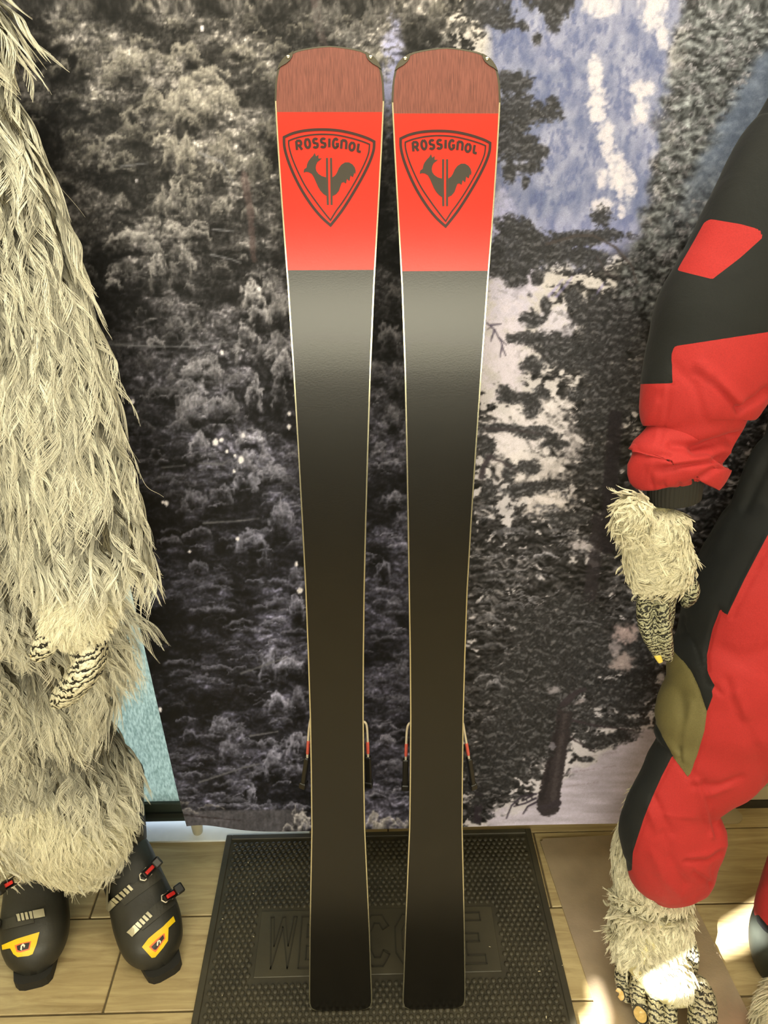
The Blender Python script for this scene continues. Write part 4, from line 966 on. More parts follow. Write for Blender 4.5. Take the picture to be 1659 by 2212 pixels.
# ================================================================= fur
def fur_mat(name, root, mid, tip, rough=.5):
    m = bpy.data.materials.new(name); m.use_nodes = True; nt, b = nodes(m)
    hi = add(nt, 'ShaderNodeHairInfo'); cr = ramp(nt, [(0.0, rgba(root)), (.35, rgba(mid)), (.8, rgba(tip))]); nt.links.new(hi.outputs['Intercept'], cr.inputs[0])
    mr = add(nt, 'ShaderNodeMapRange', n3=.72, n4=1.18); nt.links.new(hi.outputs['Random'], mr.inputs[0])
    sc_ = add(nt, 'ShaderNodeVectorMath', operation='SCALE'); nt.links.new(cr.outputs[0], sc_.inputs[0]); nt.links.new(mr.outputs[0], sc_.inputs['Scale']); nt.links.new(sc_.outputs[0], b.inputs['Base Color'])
    b.inputs['Roughness'].default_value = rough; b.inputs['Specular IOR Level'].default_value = .35
    return m
def curves_obj(name, P, R, m, parent):
    """P: strands x points x 3, R: strands x points radii"""
    N, K = P.shape[:2]
    hc = bpy.data.hair_curves.new(name); hc.add_curves([K] * N)
    hc.attributes['position'].data.foreach_set('vector', P.astype(np.float32).ravel())
    r = hc.attributes.get('radius') or hc.attributes.new('radius', 'FLOAT', 'POINT'); r.data.foreach_set('value', R.astype(np.float32).ravel())
    hc.materials.append(m); hc.update_tag()
    o = bpy.data.objects.new(name, hc); COL.objects.link(o); tag(o, kind='stuff'); return put(o, parent)
def roots_on(o, n, rs, weight=None):
    me = o.data; me.calc_loop_triangles(); V, Nn = verts_np(o, True)
    T = np.empty(len(me.loop_triangles) * 3, np.int32); me.loop_triangles.foreach_get('vertices', T); T = T.reshape(-1, 3)
    a, b, c = V[T[:, 0]], V[T[:, 1]], V[T[:, 2]]; ar = np.linalg.norm(np.cross(b - a, c - a), axis=1); cen = (a + b + c) / 3
    nf = Nn[T].mean(1); nf /= np.linalg.norm(nf, axis=1)[:, None] + 1e-9
    if weight is not None: ar = ar * weight(cen, nf)
    ix = rs.choice(len(T), n, p=ar / ar.sum()); u, v = rs.rand(n), rs.rand(n); f = u + v > 1; u[f] = 1 - u[f]; v[f] = 1 - v[f]
    return a[ix] + (b - a)[ix] * u[:, None] + (c - a)[ix] * v[:, None], nf[ix]
def nrm(v): return v / (np.linalg.norm(v, axis=-1, keepdims=True) + 1e-9)
def seen_weight(back=.12, off=.2):
    def w(c, n):
        tv = nrm(_Cn - c); f = (n * tv).sum(1); x, y = proj(c)
        w_ = np.where(f > -.15, 1.0, back)
        inside = (x > -60) & (x < 1720) & (y > -80) & (y < 2300)
        return w_ * np.where(inside, 1.0, off)
    return w
def vfield(p, sc, seed):
    """smooth pseudo random vector field"""
    return np.stack([fbm(p[:, 0] * sc + p[:, 1] * sc * .7, p[:, 2] * sc + 3 * k, seed + 5 * k, 2) - .5 for k in range(3)], -1) * 2
def make_fur(name, src, m, parent, guides, kids, length, seed, flow, weight=None, K=11, lift=.35, wave=(.006, 55), clump=.82, spread=.006, rad=.00035, gravity=.6, lvar=.35, stray=.06, cull=None, curl=0.0, kinks=None, vf=(.55, .22, .10)):
    rs = np.random.RandomState(seed)
    root, n = roots_on(src, guides, rs, weight or seen_weight())
    if cull is not None:
        k = cull(root, n); root, n = root[k], n[k]
    G = len(root)
    fl_ = flow(root, n) + vfield(root, 9, seed) * vf[0] + vfield(root, 40, seed + 3) * vf[1] + rs.randn(G, 3) * vf[2]
    tg = nrm(fl_ - n * (fl_ * n).sum(1, keepdims=True))
    L = length(root) * (1 + lvar * (rs.rand(G) * 2 - 1))
    t = np.linspace(0, 1, K)
    side = nrm(np.cross(tg, n)); ph = rs.rand(G) * 6.28; fr = wave[1] * (.7 + .6 * rs.rand(G)); am = wave[0] * (.5 + rs.rand(G))
    g = np.array([0, 0, -1.0])
    P = np.zeros((G, K, 3)); s = t[None] * L[:, None]
    up = np.sin(np.clip(t * 2.2, 0, np.pi)) * .0 + (1 - (1 - t) ** 2) * (lift)
    P[:] = root[:, None] + tg[:, None] * s[..., None] + n[:, None] * (L[:, None] * up[None] * .28)[..., None]
    if kinks: P += side[:, None] * (kinks[0] * L[:, None] * np.sin(ph[:, None] * 2.3 + kinks[1] * t[None] * (.8 + .4 * rs.rand(G, 1))) * t[None])[..., None]
    P += g * (gravity * .35 * (t[None] ** 2) * L[:, None])[..., None]
    P += side[:, None] * (am[:, None] * np.sin(ph[:, None] + fr[:, None] * s) * np.clip(t * 2.5, 0, 1)[None])[..., None]
    P += n[:, None] * (am[:, None] * .5 * np.cos(ph[:, None] * 1.7 + fr[:, None] * .8 * s) * np.clip(t * 2.0, 0, 1)[None])[..., None]
    if curl:
        P += side[:, None] * (curl * L[:, None] * np.sin(ph[:, None] + t[None] * 3.6) * t[None])[..., None] + tg[:, None] * (curl * L[:, None] * (np.cos(ph[:, None] + t[None] * 3.6) - 1) * t[None] * .6)[..., None]
    # strands of each lock
    R0 = rs.randn(G, kids, 3) * spread; R0 -= n[:, None] * (R0 * n[:, None]).sum(-1, keepdims=True)
    cl = 1 - clump * np.clip(t * 1.6, 0, 1) ** .8
    loose = (rs.rand(G, kids) < stray)
    cl = np.where(loose[..., None], .55 + 0 * t, cl[None, None])
    lk = 1 - .28 * rs.rand(G, kids)
    A = P[:, None] + 0 * R0[:, :, None]
    A = root[:, None, None] + (A - root[:, None, None]) * lk[..., None, None]
    A = A + R0[:, :, None] * cl[..., None]
    A += (rs.randn(G, kids, 1, 3) * (.10 * L[:, None] * loose)[..., None, None]) * (t ** 2)[None, None, :, None]
    A += side[:, None, None] * (.0011 * np.sin(rs.rand(G, kids, 1) * 6.28 + 130 * s[:, None]))[..., None]
    A = A.reshape(-1, K, 3)
    R = rad * (1 - .75 * t ** 2)[None] * (.7 + .6 * rs.rand(len(A), 1))
    return curves_obj(name, A, R, m, parent)

M_furL = fur_mat('long_grey_fur', (46, 44, 39), (140, 138, 126), (232, 229, 213))  # two-tone strands, roots darkened further to paint shade between the locks
M_furU = fur_mat('gap_shade_under_fur', (40, 37, 30), (74, 69, 54), (104, 98, 78))  # dark colour stands in for the shade deep between long locks
M_furC = fur_mat('cream_fur', (150, 144, 122), (212, 206, 180), (240, 235, 212))  # roots tinted darker, painting some depth shade into the cream strands
M_skinL = mat('fur_backing', (58, 54, 42), .9, var=.3, vscale=20)
M_skinC = mat('cream_backing', (205, 196, 152), .9, var=.12, vscale=60)

# latex: pale with black creases running across the limb
def latex(name, pale, darkc, scale=30.0, dist=7.0, lo=.30, hi=.46, zs=1.0, dirn='Z'):
    m = bpy.data.materials.new(name); m.use_nodes = True; nt, b = nodes(m); tc = add(nt, 'ShaderNodeTexCoord')
    mp = add(nt, 'ShaderNodeMapping'); mp.inputs['Scale'].default_value = (1, 1, zs); mp.inputs['Rotation'].default_value = (0, .35, 0); nt.links.new(tc.outputs['Object'], mp.inputs[0])
    w = add(nt, 'ShaderNodeTexWave', i_Scale=scale, i_Distortion=dist, i_Detail=3.0, i_Detail_Scale=1.6, i_Detail_Roughness=.7); w.bands_direction = dirn; nt.links.new(mp.outputs[0], w.inputs['Vector'])
    cr = ramp(nt, [(0.0, rgba(darkc)), (lo, rgba(darkc)), (hi, rgba(pale)), (1.0, rgba(pale))]); nt.links.new(w.outputs[1], cr.inputs[0])
    n = add(nt, 'ShaderNodeTexNoise', i_Scale=260.0, i_Detail=3.0); nt.links.new(tc.outputs['Object'], n.inputs['Vector'])
    cr2 = ramp(nt, [(.36, (.35, .35, .32, 1)), (.5, (1, 1, 1, 1))]); nt.links.new(n.outputs[0], cr2.inputs[0])
    mx = add(nt, 'ShaderNodeMix', data_type='RGBA', blend_type='MULTIPLY'); mx.inputs[0].default_value = .7
    nt.links.new(cr.outputs[0], mx.inputs[6]); nt.links.new(cr2.outputs[0], mx.inputs[7]); nt.links.new(mx.outputs[2], b.inputs['Base Color'])
    bp = add(nt, 'ShaderNodeBump', i_Strength=.8, i_Distance=.0015); nt.links.new(w.outputs[1], bp.inputs['Height']); nt.links.new(bp.outputs[0], b.inputs['Normal'])
    b.inputs['Roughness'].default_value = .42
    return m
M_lat = latex('creased_latex', (230, 226, 204), (26, 25, 24), 34.0, 10.0, .14, .32)
M_lat2 = latex('grey_creased_latex', (176, 176, 150), (30, 32, 30), 46.0, 14.0, .26, .52)
M_lat3 = latex('foot_latex', (190, 184, 156), (36, 35, 30), 46.0, 9.5, .16, .44, dirn='DIAGONAL')
M_nail = mat('yellow_nail', (198, 168, 104), .35, var=.2, vscale=120)
# ================================================================= left costume: long grey fur, ski boots
LF = empty('fur_costume', (-.6, .98, 0), 'shaggy long haired grey cream fur costume figure wearing black ski boots, left of the skis', 'costume')
arm_rows = [(60, -190, -50, .955), (150, -175, -2, .945), (290, -140, 62, .93), (430, -105, 115, .915), (560, -75, 150, .905), (700, -45, 184, .89), (830, -15, 214, .875), (950, 8, 238, .862), (1080, 34, 266, .85), (1150, 62, 288, .834), (1195, 78, 288, .824)]
ap, ara, arb = row_loft(arm_rows, .62, 3)
legA = [(1330, 30, 245, .975), (1450, 55, 240, .975), (1550, 85, 226, .975), (1630, 105, 262, .968), (1740, 122, 268, .968), (1812, 135, 262, .972)]
legB = [(1330, -220, 60, .975), (1450, -160, 90, .975), (1560, -110, 110, .975), (1660, -70, 130, .972), (1740, -50, 140, .972), (1785, -40, 130, .975)]
la, laa, lab = row_loft(legA, .9, 3); lb, lba, lbb = row_loft(legB, .9, 3)
hipz = .86
shl = at(-100, 60, .965)
torso = [(-.60, 1.0, .78), (-.60, .975, .88), (-.61, .97, 1.0), (-.615, .97, 1.12), (-.615, .97, 1.26), (-.615, .97, 1.38), (-.615, .975, 1.46)]
tr_a = [.17, .19, .185, .18, .19, .185, .12]; tr_b = [.105, .11, .11, .11, .115, .105, .08]
armR = [(-.78, .97, 1.42), (-.84, .95, 1.25), (-.87, .92, 1.06), (-.86, .88, .92), (-.85, .86, .84)]
tubes = [((torso, tr_a, tr_b), {'n': 24}), (([(-.615, .98, 1.44), (-.615, .97, 1.56)], [.075, .07], [.07, .065]), {'n': 18}), (([(-.615, .965, 1.60), (-.615, .96, 1.70), (-.615, .965, 1.76)], [.085, .098, .07], [.095, .11, .08]), {'n': 20}),
         ((ap, ara, arb), {'n': 22}), ((armR, [.085, .08, .08, .085, .085], .07), {'n': 20}), (([(-.615, .97, 1.40), tuple(ap[0])], [.08, .06], .06), {'n': 18}),
         (([(-.55, .97, .80)] + [tuple(p) for p in la], [.1] + list(laa), [.11] + list(lab)), {'n': 22}), (([(-.68, .97, .80)] + [tuple(p) for p in lb], [.1] + list(lba), [.11] + list(lbb)), {'n': 22})]
bodyL = tubes_obj('body', tubes, M_skinL, LF, voxel=.010)
bodyL.data.materials[0] = M_skinL
# simple face under the fur (outside the photograph)
fc = tubes_obj('face', [(([(-.615, .865, 1.60), (-.615, .858, 1.66), (-.615, .87, 1.71)], [.045, .055, .045], [.02, .025, .02]), {'n': 18}), (([(-.615, .842, 1.655), (-.615, .838, 1.64)], .012), {'n': 10})], M_lat2, LF, voxel=.004)
for sx in (-.022, .022): tubes_obj('eye', [(([(-.615 + sx, .838, 1.675), (-.615 + sx, .836, 1.6751)], .007), {'n': 12, 'ref': (1, 0, 0)})], mat('dark_eye', (20, 18, 16), .1), fc)
arm_axis = np.array([tuple(p) for p in ap])
def flowL(p, n):
    f = np.tile(np.array([.04, -.10, -1.0]), (len(p), 1))
    x, y = proj(p)
    f[:, 0] += np.clip((y - 1450) / 300, 0, 1) * .25
    return f
def lenL(p):
    x, y = proj(p); z = p[:, 2]
    L = np.full(len(p), .120)
    L = L - .055 * sstep(1000, 1240, y) * (p[:, 1] < .90); L = L - .052 * sstep(.52, .30, z); L = np.where(z > 1.33, .075, L); return np.where(z > 1.55, .06, L)
def cullL(p, n):
    face = (p[:, 2] > 1.58) & (p[:, 2] < 1.73) & (p[:, 1] < .90) & (np.abs(p[:, 0] + .615) < .06)
    return ~face
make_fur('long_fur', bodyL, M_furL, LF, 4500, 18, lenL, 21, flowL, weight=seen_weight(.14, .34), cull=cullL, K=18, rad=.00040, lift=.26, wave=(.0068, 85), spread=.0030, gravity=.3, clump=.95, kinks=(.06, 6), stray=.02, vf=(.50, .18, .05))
# short undercoat hiding the backing, coloured dark as shade between the locks
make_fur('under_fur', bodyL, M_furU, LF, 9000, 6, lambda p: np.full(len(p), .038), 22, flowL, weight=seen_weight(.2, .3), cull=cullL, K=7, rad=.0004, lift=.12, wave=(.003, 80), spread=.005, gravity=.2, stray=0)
# cream lower hem of the legs
hemA = tubes_obj('cream_hem', [((row_loft([(1765, 20, 272, .955), (1825, 40, 270, .96), (1862, 100, 246, .962)], .6, 3)), {'n': 22}), ((row_loft([(1730, -80, 140, .95), (1785, -70, 134, .955), (1822, -60, 122, .96)], .6, 3)), {'n': 22})], M_skinC, LF, voxel=.008)
make_fur('hem_fur', hemA, M_furC, LF, 2600, 9, lambda p: np.full(len(p), .045), 23, lambda p, n: np.tile(np.array([.05, -.15, -1.0]), (len(p), 1)), K=11, rad=.0004, lift=.3, wave=(.005, 100), spread=.0042, gravity=.2, kinks=(.08, 7), stray=.03)

# ---- glove: cream fur cuff, latex hand
def hand_obj(name, tubes, m, parent, voxel=.0016): return tubes_obj(name, [((smooth_path([tuple(at(*q)) for q in pts], 3), np.interp(np.linspace(0, 1, 3 * (len(pts) - 1) + 1), np.linspace(0, 1, len(rr)), rr)), {'n': 14}) for pts, rr in tubes], m, parent, voxel=voxel)
YH = .786
cuffL = tubes_obj('cream_cuff', [((row_loft([(1262, 125, 235, YH + .048), (1300, 98, 240, YH + .026), (1330, 94, 238, YH + .006), (1352, 104, 232, YH), (1362, 125, 220, YH)], .62, 3)), {'n': 24})], M_skinC, LF, voxel=.005)
make_fur('cuff_fur', cuffL, M_furC, LF, 1500, 12, lambda p: np.full(len(p), .026), 24, lambda p, n: np.tile(np.array([-.15, -.2, -1.0]), (len(p), 1)) + vfield(p, 30, 5) * .8, K=8, rad=.0003, lift=.3, wave=(.002, 120), spread=.0035, gravity=.1, curl=.15, stray=.02)
handL = hand_obj('hand', [
    ([(175, 1345, YH + .01), (188, 1395, YH + .004), (192, 1420, YH)], [.022, .0235, .0225]),
    ([(192, 1400, YH - .006), (185, 1440, YH - .012), (170, 1468, YH - .015), (152, 1490, YH - .014), (135, 1510, YH - .010), (128, 1518, YH - .008)], [.0185, .0185, .0165, .0145, .0115, .0085]),
    ([(204, 1400, YH + .008), (196, 1440, YH + .006), (180, 1470, YH + .006), (160, 1496, YH + .008), (140, 1515, YH + .012)], [.0175, .0165, .0145, .0125, .009]),
    ([(188, 1400, YH + .022), (176, 1440, YH + .022), (152, 1475, YH + .024), (128, 1502, YH + .026), (121, 1519, YH + .028)], [.0165, .0150, .0130, .011, .008]),
    ([(198, 1400, YH + .036), (190, 1440, YH + .036), (170, 1470, YH + .038), (150, 1496, YH + .042)], [.0145, .0130, .0110, .008]),
    ([(140, 1352, YH), (112, 1378, YH - .004), (94, 1398, YH - .006), (84, 1412, YH - .006)], [.018, .0165, .0145, .0115])], M_lat, LF)
tubes_obj('thumb_nail', [(([at(81, 1414, YH - .013), at(74, 1422, YH - .014)], [.0085, .006], [.0035, .002]), {'n': 12, 'ref': (0, 1, 0)})], M_nail, handL)
# other hand (outside the photograph)
hand_obj2 = tubes_obj('hand', [(([(-.845, .85, .82), (-.84, .84, .74)], [.036, .034], .018), {'n': 14})] + [(([(-.865 + .018 * k, .84, .75), (-.862 + .016 * k, .825, .70), (-.86 + .015 * k, .83, .665)], [.010, .009, .007]), {'n': 10}) for k in range(4)] + [(([(-.80, .84, .79), (-.785, .825, .75), (-.785, .82, .72)], [.012, .011, .008]), {'n': 10})], M_lat, LF, voxel=.003)

# ---- ski boots
M_boot = mat('black_boot_shell', (40, 39, 34), .48, bump=.25, bscale=220, var=.22, vscale=26)
M_boot2 = mat('boot_cuff_plastic', (50, 48, 41), .5, bump=.25, bscale=220, var=.18, vscale=26)
M_sole = mat('boot_sole', (24, 23, 20), .7, bump=.3, bscale=150)
M_alu = mat('silver_ladder', (190, 184, 160), .32, .55); M_yel = mat('yellow_badge', (226, 190, 22), .42, var=.05, vscale=60); M_red = mat('red_lever', (206, 44, 40), .35); M_dk = mat('dark_badge_centre', (44, 38, 42), .3); M_org = mat('orange_badge_rim', (222, 110, 62), .4); M_wht = mat('badge_white', (225, 222, 205), .4)
def build_boot(toe, heel, mirror, label):
    toe = Vector(toe); heel = Vector(heel); toe.z = heel.z = 0
    d = (toe - heel).normalized(); lat = Vector((-d.y, d.x, 0)) * (-1 if mirror else 1)     # lat: towards the buckle side
    L = (toe - heel).length
    M_ = Matrix(((d.x, lat.x, 0, heel.x), (d.y, lat.y, 0, heel.y), (0, 0, 1, 0), (0, 0, 0, 1)))
    prof = [(0.0, .026, .085), (.02, .036, .10), (.06, .043, .125), (.11, .045, .150), (.155, .046, .140), (.19, .049, .118), (.22, .0515, .100), (.25, .0500, .088), (.275, .0440, .077), (.292, .033, .064), (.303, .016, .046), (.306, .006, .036)]
    prof = smooth_path([(a * L / .306, w, h) for a, w, h in prof], 3); n = 28; V = []
    for a, w, h in prof:
        for k in range(n):
            t = 2 * math.pi * k / n; c, s = math.cos(t), math.sin(t); e = .62
            x = math.copysign(abs(c) ** e, c) * w; z = .016 + (h - .016) * (.5 + .5 * math.copysign(abs(s) ** (.8 if s > 0 else .45), s))
            x *= 1 - .16 * max(0, s); V.append(M_ @ Vector((a, x * 1.16 + .003 * math.sin(a * 14), z)))
    F = [(i * n + j, i * n + (j + 1) % n, (i + 1) * n + (j + 1) % n, (i + 1) * n + j) for i in range(len(prof) - 1) for j in range(n)]
    F += [tuple(reversed(range(n))), tuple((len(prof) - 1) * n + j for j in range(n))]
    root = mesh_np('ski_boot', [tuple(v) for v in V], F, M_boot, LF)
    bm = bmesh.new(); bm.from_mesh(root.data); bmesh.ops.recalc_face_normals(bm, faces=bm.faces); bm.to_mesh(root.data); bm.free()
    root['label'] = label
    # cuff: the upper shaft, leaning forward, open in front with overlapping flaps
    cp = [(.075, .12, .050, .062), (.080, .17, .052, .066), (.092, .22, .053, .066), (.108, .28, .055, .068), (.120, .315, .057, .070)]
    V = []; cpS = smooth_path([(a * L / .306, z, w, l) for a, z, w, l in cp], 3)
    for a, z, w, l in cpS:
        for k in range(n):
            t = 2 * math.pi * k / n; V.append(M_ @ Vector((a + l * math.cos(t) * .95, w * 1.12 * math.sin(t), z - .26 * l * math.cos(t) * (.6))))
    m_ = len(cpS); F = [(i * n + j, i * n + (j + 1) % n, (i + 1) * n + (j + 1) % n, (i + 1) * n + j) for i in range(m_ - 1) for j in range(n)] + [tuple(reversed(range(n))), tuple((m_ - 1) * n + j for j in range(n))]
    cu = mesh_np('boot_cuff', [tuple(v) for v in V], F, M_boot2, root)
    bm = bmesh.new(); bm.from_mesh(cu.data); bmesh.ops.recalc_face_normals(bm, faces=bm.faces); bm.to_mesh(cu.data); bm.free()
    # sole and its toe lug
    V = []; so_ = [(-.004, .030), (.03, .036), (.07, .035), (.12, .030), (.17, .034), (.23, .040), (.27, .036), (.290, .034), (.308, .031), (.316, .024), (.319, .014)]
    ring = [(a * L / .306, w) for a, w in so_] + [(a * L / .306, -w) for a, w in reversed(so_)]
    bm = bmesh.new(); f = bm.faces.new([bm.verts.new(M_ @ Vector((a, w, 0))) for a, w in ring]); r = bmesh.ops.extrude_face_region(bm, geom=[f])
    for v in r['geom']:
        if isinstance(v, bmesh.types.BMVert): v.co.z += .019
    bm_obj('boot_sole', bm, M_sole, root)
    return root, cu, M_
def joined_bvh(*os_):
    V = []; F = []
    for o in os_:
        b0 = len(V); V += [v.co.copy() for v in o.data.vertices]; F += [tuple(b0 + i for i in p.vertices) for p in o.data.polygons]
    return BVHTree.FromPolygons(V, F)
def ladder(bv, a, b, w, root, teeth=5, head=.30):
    """notched metal buckle rack between two points seen in the photograph, head plate at a"""
    a = Vector(a); b = Vector(b); d = (b - a); n = Vector((-d.y, d.x)).normalized() * w / 2
    def quad(s0, s1, k=1.0): p0, p1 = a + d * s0, a + d * s1; return [tuple(p0 - n * k), tuple(p1 - n * k), tuple(p1 + n * k), tuple(p0 + n * k)]
    rk = inlay('buckle_rack', bv, quad(0, 1), M_blk, root, lift=.001, step=6, thick=.002)
    inlay('rack_plate', bv, quad(0, head), M_alu, rk, lift=.003, step=6, thick=.0022)
    for k in range(teeth):
        s0 = head + .03 + (1 - head - .04) * k / teeth; inlay('rack_tooth', bv, quad(s0, s0 + (1 - head) / teeth * .62, .92), M_alu, rk, lift=.003, step=6, thick=.0028)
    return rk
def buckle(bv, c, d, root, size=1.0):
    """lever clip standing off the side of the boot: black lever, red tab, steel wire"""
    h = bv.ray_cast(_C, ray(*c).normalized()); p = h[0] if h[0] else at(c[0], c[1], .9); n = h[1] if h[0] else Vector((.7, -.5, .5))
    if n.dot(ray(*c)) > 0: n = -n
    D = (_R * d[0] - _U * d[1]).normalized(); Y_ = n.cross(D).normalized(); D = Y_.cross(n)
    Mx = Matrix.Translation(p + n * .004) @ Matrix((D, Y_, n)).transposed().to_4x4()
    bm = bmesh.new(); s = size
    add_box(bm, (-.016 * s, -.007 * s, -.002), (.020 * s, .007 * s, .004), .002, Mx); add_box(bm, (.010 * s, -.009 * s, .002), (.026 * s, .009 * s, .010), .003, Mx @ Matrix.Rotation(-.5, 4, 'Y'))
    for sy in (-1, 1): add_box(bm, (-.018 * s, sy * .0075 * s - .001, .001), (.004 * s, sy * .0075 * s + .001, .009), .0008, Mx)
    bk = bm_obj('buckle', bm, M_blk, root)
    bm = bmesh.new(); add_box(bm, (-.012 * s, -.0035 * s, .004), (.007 * s, .0035 * s, .0085), .0015, Mx); bm_obj('red_tab', bm, M_red, bk)
    w_ = [Mx @ Vector(q) for q in ((-.006, -.008, .008), (-.022, -.007, .006), (-.026, 0, .005), (-.022, .007, .006), (-.006, .008, .008))]
    tubes_obj('buckle_wire', [((w_, .0011), {'n': 8, 'ref': tuple(n)})], M_wire, bk)
tR = on_floor(354, 2086, .02); hR = on_floor(250, 1840, .02)
dR = (tR - hR).normalized(); bR, cR, MR = build_boot(tR, tR - dR * .306, False, 'black ski boot pointing lower right, yellow badge on the toe')
dL_ = (on_floor(55, 2128, .02) - on_floor(92, 1880, .02)).normalized(); tL = on_floor(70, 2106, .02)
bL, cL, ML = build_boot(tL, tL - dL_ * .306, True, 'black ski boot at the photo\'s left edge, toe straight ahead')
bvR = joined_bvh(bR, cR); bvL = joined_bvh(bL, cL)
# straps across the instep, racks, badges
def strap(bv, pts, root, w=15):
    a, b = Vector(pts[0]), Vector(pts[1]); n = (b - a).orthogonal().normalized() * w / 2
    return inlay('strap', bv, [tuple(a - n), tuple(b - n), tuple(b + n), tuple(a + n)], M_boot2, root, lift=.0004, step=7, thick=.0022)
strap(bvR, [(262, 1946), (345, 1885)], bR, 26); strap(bvR, [(300, 2000), (372, 1942)], bR, 26)
ladder(bvR, (235, 1962), (286, 1914), 15, bR, 5, .27); ladder(bvR, (282, 2019), (327, 1973), 15, bR, 4, .33)
buckle(bvR, (322, 1880), (.7, -.7), bR, 1.0); buckle(bvR, (364, 1938), (.75, -.65), bR, 1.05)
def badge(bv, outer, inner, centre, mark, root):
    b_ = inlay('toe_badge', bv, outer, M_yel, root, lift=.0008, step=5, thick=.0012)
    inlay('badge_rim', bv, inner, M_org, b_, lift=.0022, step=4); inlay('badge_centre', bv, centre, M_dk, b_, lift=.0027, step=4)
    for mk_ in mark: inlay('badge_mark', bv, mk_, M_wht, b_, lift=.0032, step=3)
def c6(cx, cy): return (160 + cx / 6.144, 1830 + cy / 6.144)
badge(bvR, [c6(*q) for q in [(903, 1322), (985, 1215), (1090, 1125), (1175, 1060), (1312, 920), (1335, 990), (1248, 1075), (1245, 1150), (1240, 1240), (1180, 1330), (1075, 1455), (1030, 1462)]],
      [c6(*q) for q in [(992, 1322), (1080, 1235), (1195, 1140), (1208, 1210), (1080, 1388), (1050, 1375)]],
      [c6(*q) for q in [(1022, 1322), (1090, 1255), (1180, 1165), (1190, 1210), (1085, 1355), (1055, 1355)]],
      [[c6(*q) for q in [(1092, 1300), (1100, 1245), (1128, 1228), (1150, 1245), (1142, 1275), (1130, 1270), (1134, 1252), (1118, 1250), (1108, 1305)]]], bR)
def c3(cx, cy): return (cx / 3.318, 1700 + cy / 3.318)
ladder(bvL, c3(318, 905), c3(118, 945), 17, bL, 4, .38); ladder(bvL, c3(262, 645), c3(160, 672), 14, bL, 4, .2)
strap(bvL, [c3(240, 940), c3(20, 990)], bL, 22); strap(bvL, [c3(260, 655), c3(20, 700)], bL, 20)
buckle(bvL, c3(28, 700), (-.9, .3), bL, .9); buckle(bvL, c3(4, 985), (-.9, .2), bL, .9)
badge(bvL, [c3(*q) for q in [(20, 1132), (120, 1090), (285, 1040), (262, 1130), (235, 1195), (205, 1208), (130, 1216), (100, 1196), (78, 1155), (24, 1165)]],
      [c3(*q) for q in [(108, 1135), (150, 1120), (226, 1104), (214, 1165), (150, 1184), (122, 1180)]],
      [c3(*q) for q in [(124, 1140), (160, 1126), (216, 1114), (206, 1158), (150, 1172), (130, 1168)]],
      [[c3(*q) for q in [(150, 1165), (152, 1138), (168, 1122), (184, 1132), (180, 1150), (172, 1148), (172, 1138), (162, 1140), (160, 1168)]]], bL)
# ================================================================= right costume: red and black ski suit, cream fur hands and feet
RF = empty('suited_costume', (.66, .93, 0), 'costume figure in a red and black ski suit with cream fur hands and clawed feet', 'costume')
def suit_mat(name, base, panels, rough=.72):
    """cloth in one colour with sewn-in panels; each panel is a signed distance kept on the mesh"""
    m = bpy.data.materials.new(name); m.use_nodes = True; nt, b = nodes(m); tc = add(nt, 'ShaderNodeTexCoord')
    w = add(nt, 'ShaderNodeTexNoise', i_Scale=700.0, i_Detail=2.0); nt.links.new(tc.outputs['Object'], w.inputs['Vector'])
    src = None; basec = rgba(base)
    for k, (an, c) in enumerate(panels):
        a = add(nt, 'ShaderNodeAttribute', attribute_name=an); g = add(nt, 'ShaderNodeMath', operation='GREATER_THAN', n1=0.0); nt.links.new(a.outputs['Fac'], g.inputs[0])
        mx = add(nt, 'ShaderNodeMix', data_type='RGBA'); nt.links.new(g.outputs[0], mx.inputs[0])
        if src is None: mx.inputs[6].default_value = basec
        else: nt.links.new(src, mx.inputs[6])
        mx.inputs[7].default_value = rgba(c); src = mx.outputs[2]
    mr = add(nt, 'ShaderNodeMapRange', n1=.3, n2=.7, n3=.88, n4=1.10); nt.links.new(w.outputs[0], mr.inputs[0])
    sc_ = add(nt, 'ShaderNodeVectorMath', operation='SCALE'); nt.links.new(src, sc_.inputs[0]); nt.links.new(mr.outputs[0], sc_.inputs['Scale']); nt.links.new(sc_.outputs[0], b.inputs['Base Color'])
    n2 = add(nt, 'ShaderNodeTexNoise', i_Scale=28.0, i_Detail=4.0, i_Distortion=.6); nt.links.new(tc.outputs['Object'], n2.inputs['Vector'])
    b1 = add(nt, 'ShaderNodeBump', i_Strength=.35, i_Distance=.004); nt.links.new(n2.outputs[0], b1.inputs['Height'])
    b2 = add(nt, 'ShaderNodeBump', i_Strength=.25, i_Distance=.0005); nt.links.new(w.outputs[0], b2.inputs['Height']); nt.links.new(b1.outputs[0], b2.inputs['Normal']); nt.links.new(b2.outputs[0], b.inputs['Normal'])
    b.inputs['Roughness'].default_value = rough; b.inputs['Specular IOR Level'].default_value = .3
    b.inputs['Sheen Weight'].default_value = .05
    return m
BLACK, RED, OLIVE = (20, 23, 25), (168, 40, 41), (104, 97, 62)
M_suit = suit_mat('suit_cloth', BLACK, [('red_panel', RED), ('olive_panel', OLIVE)])
M_slv = suit_mat('sleeve_cloth', BLACK, [('red_panel', RED)])
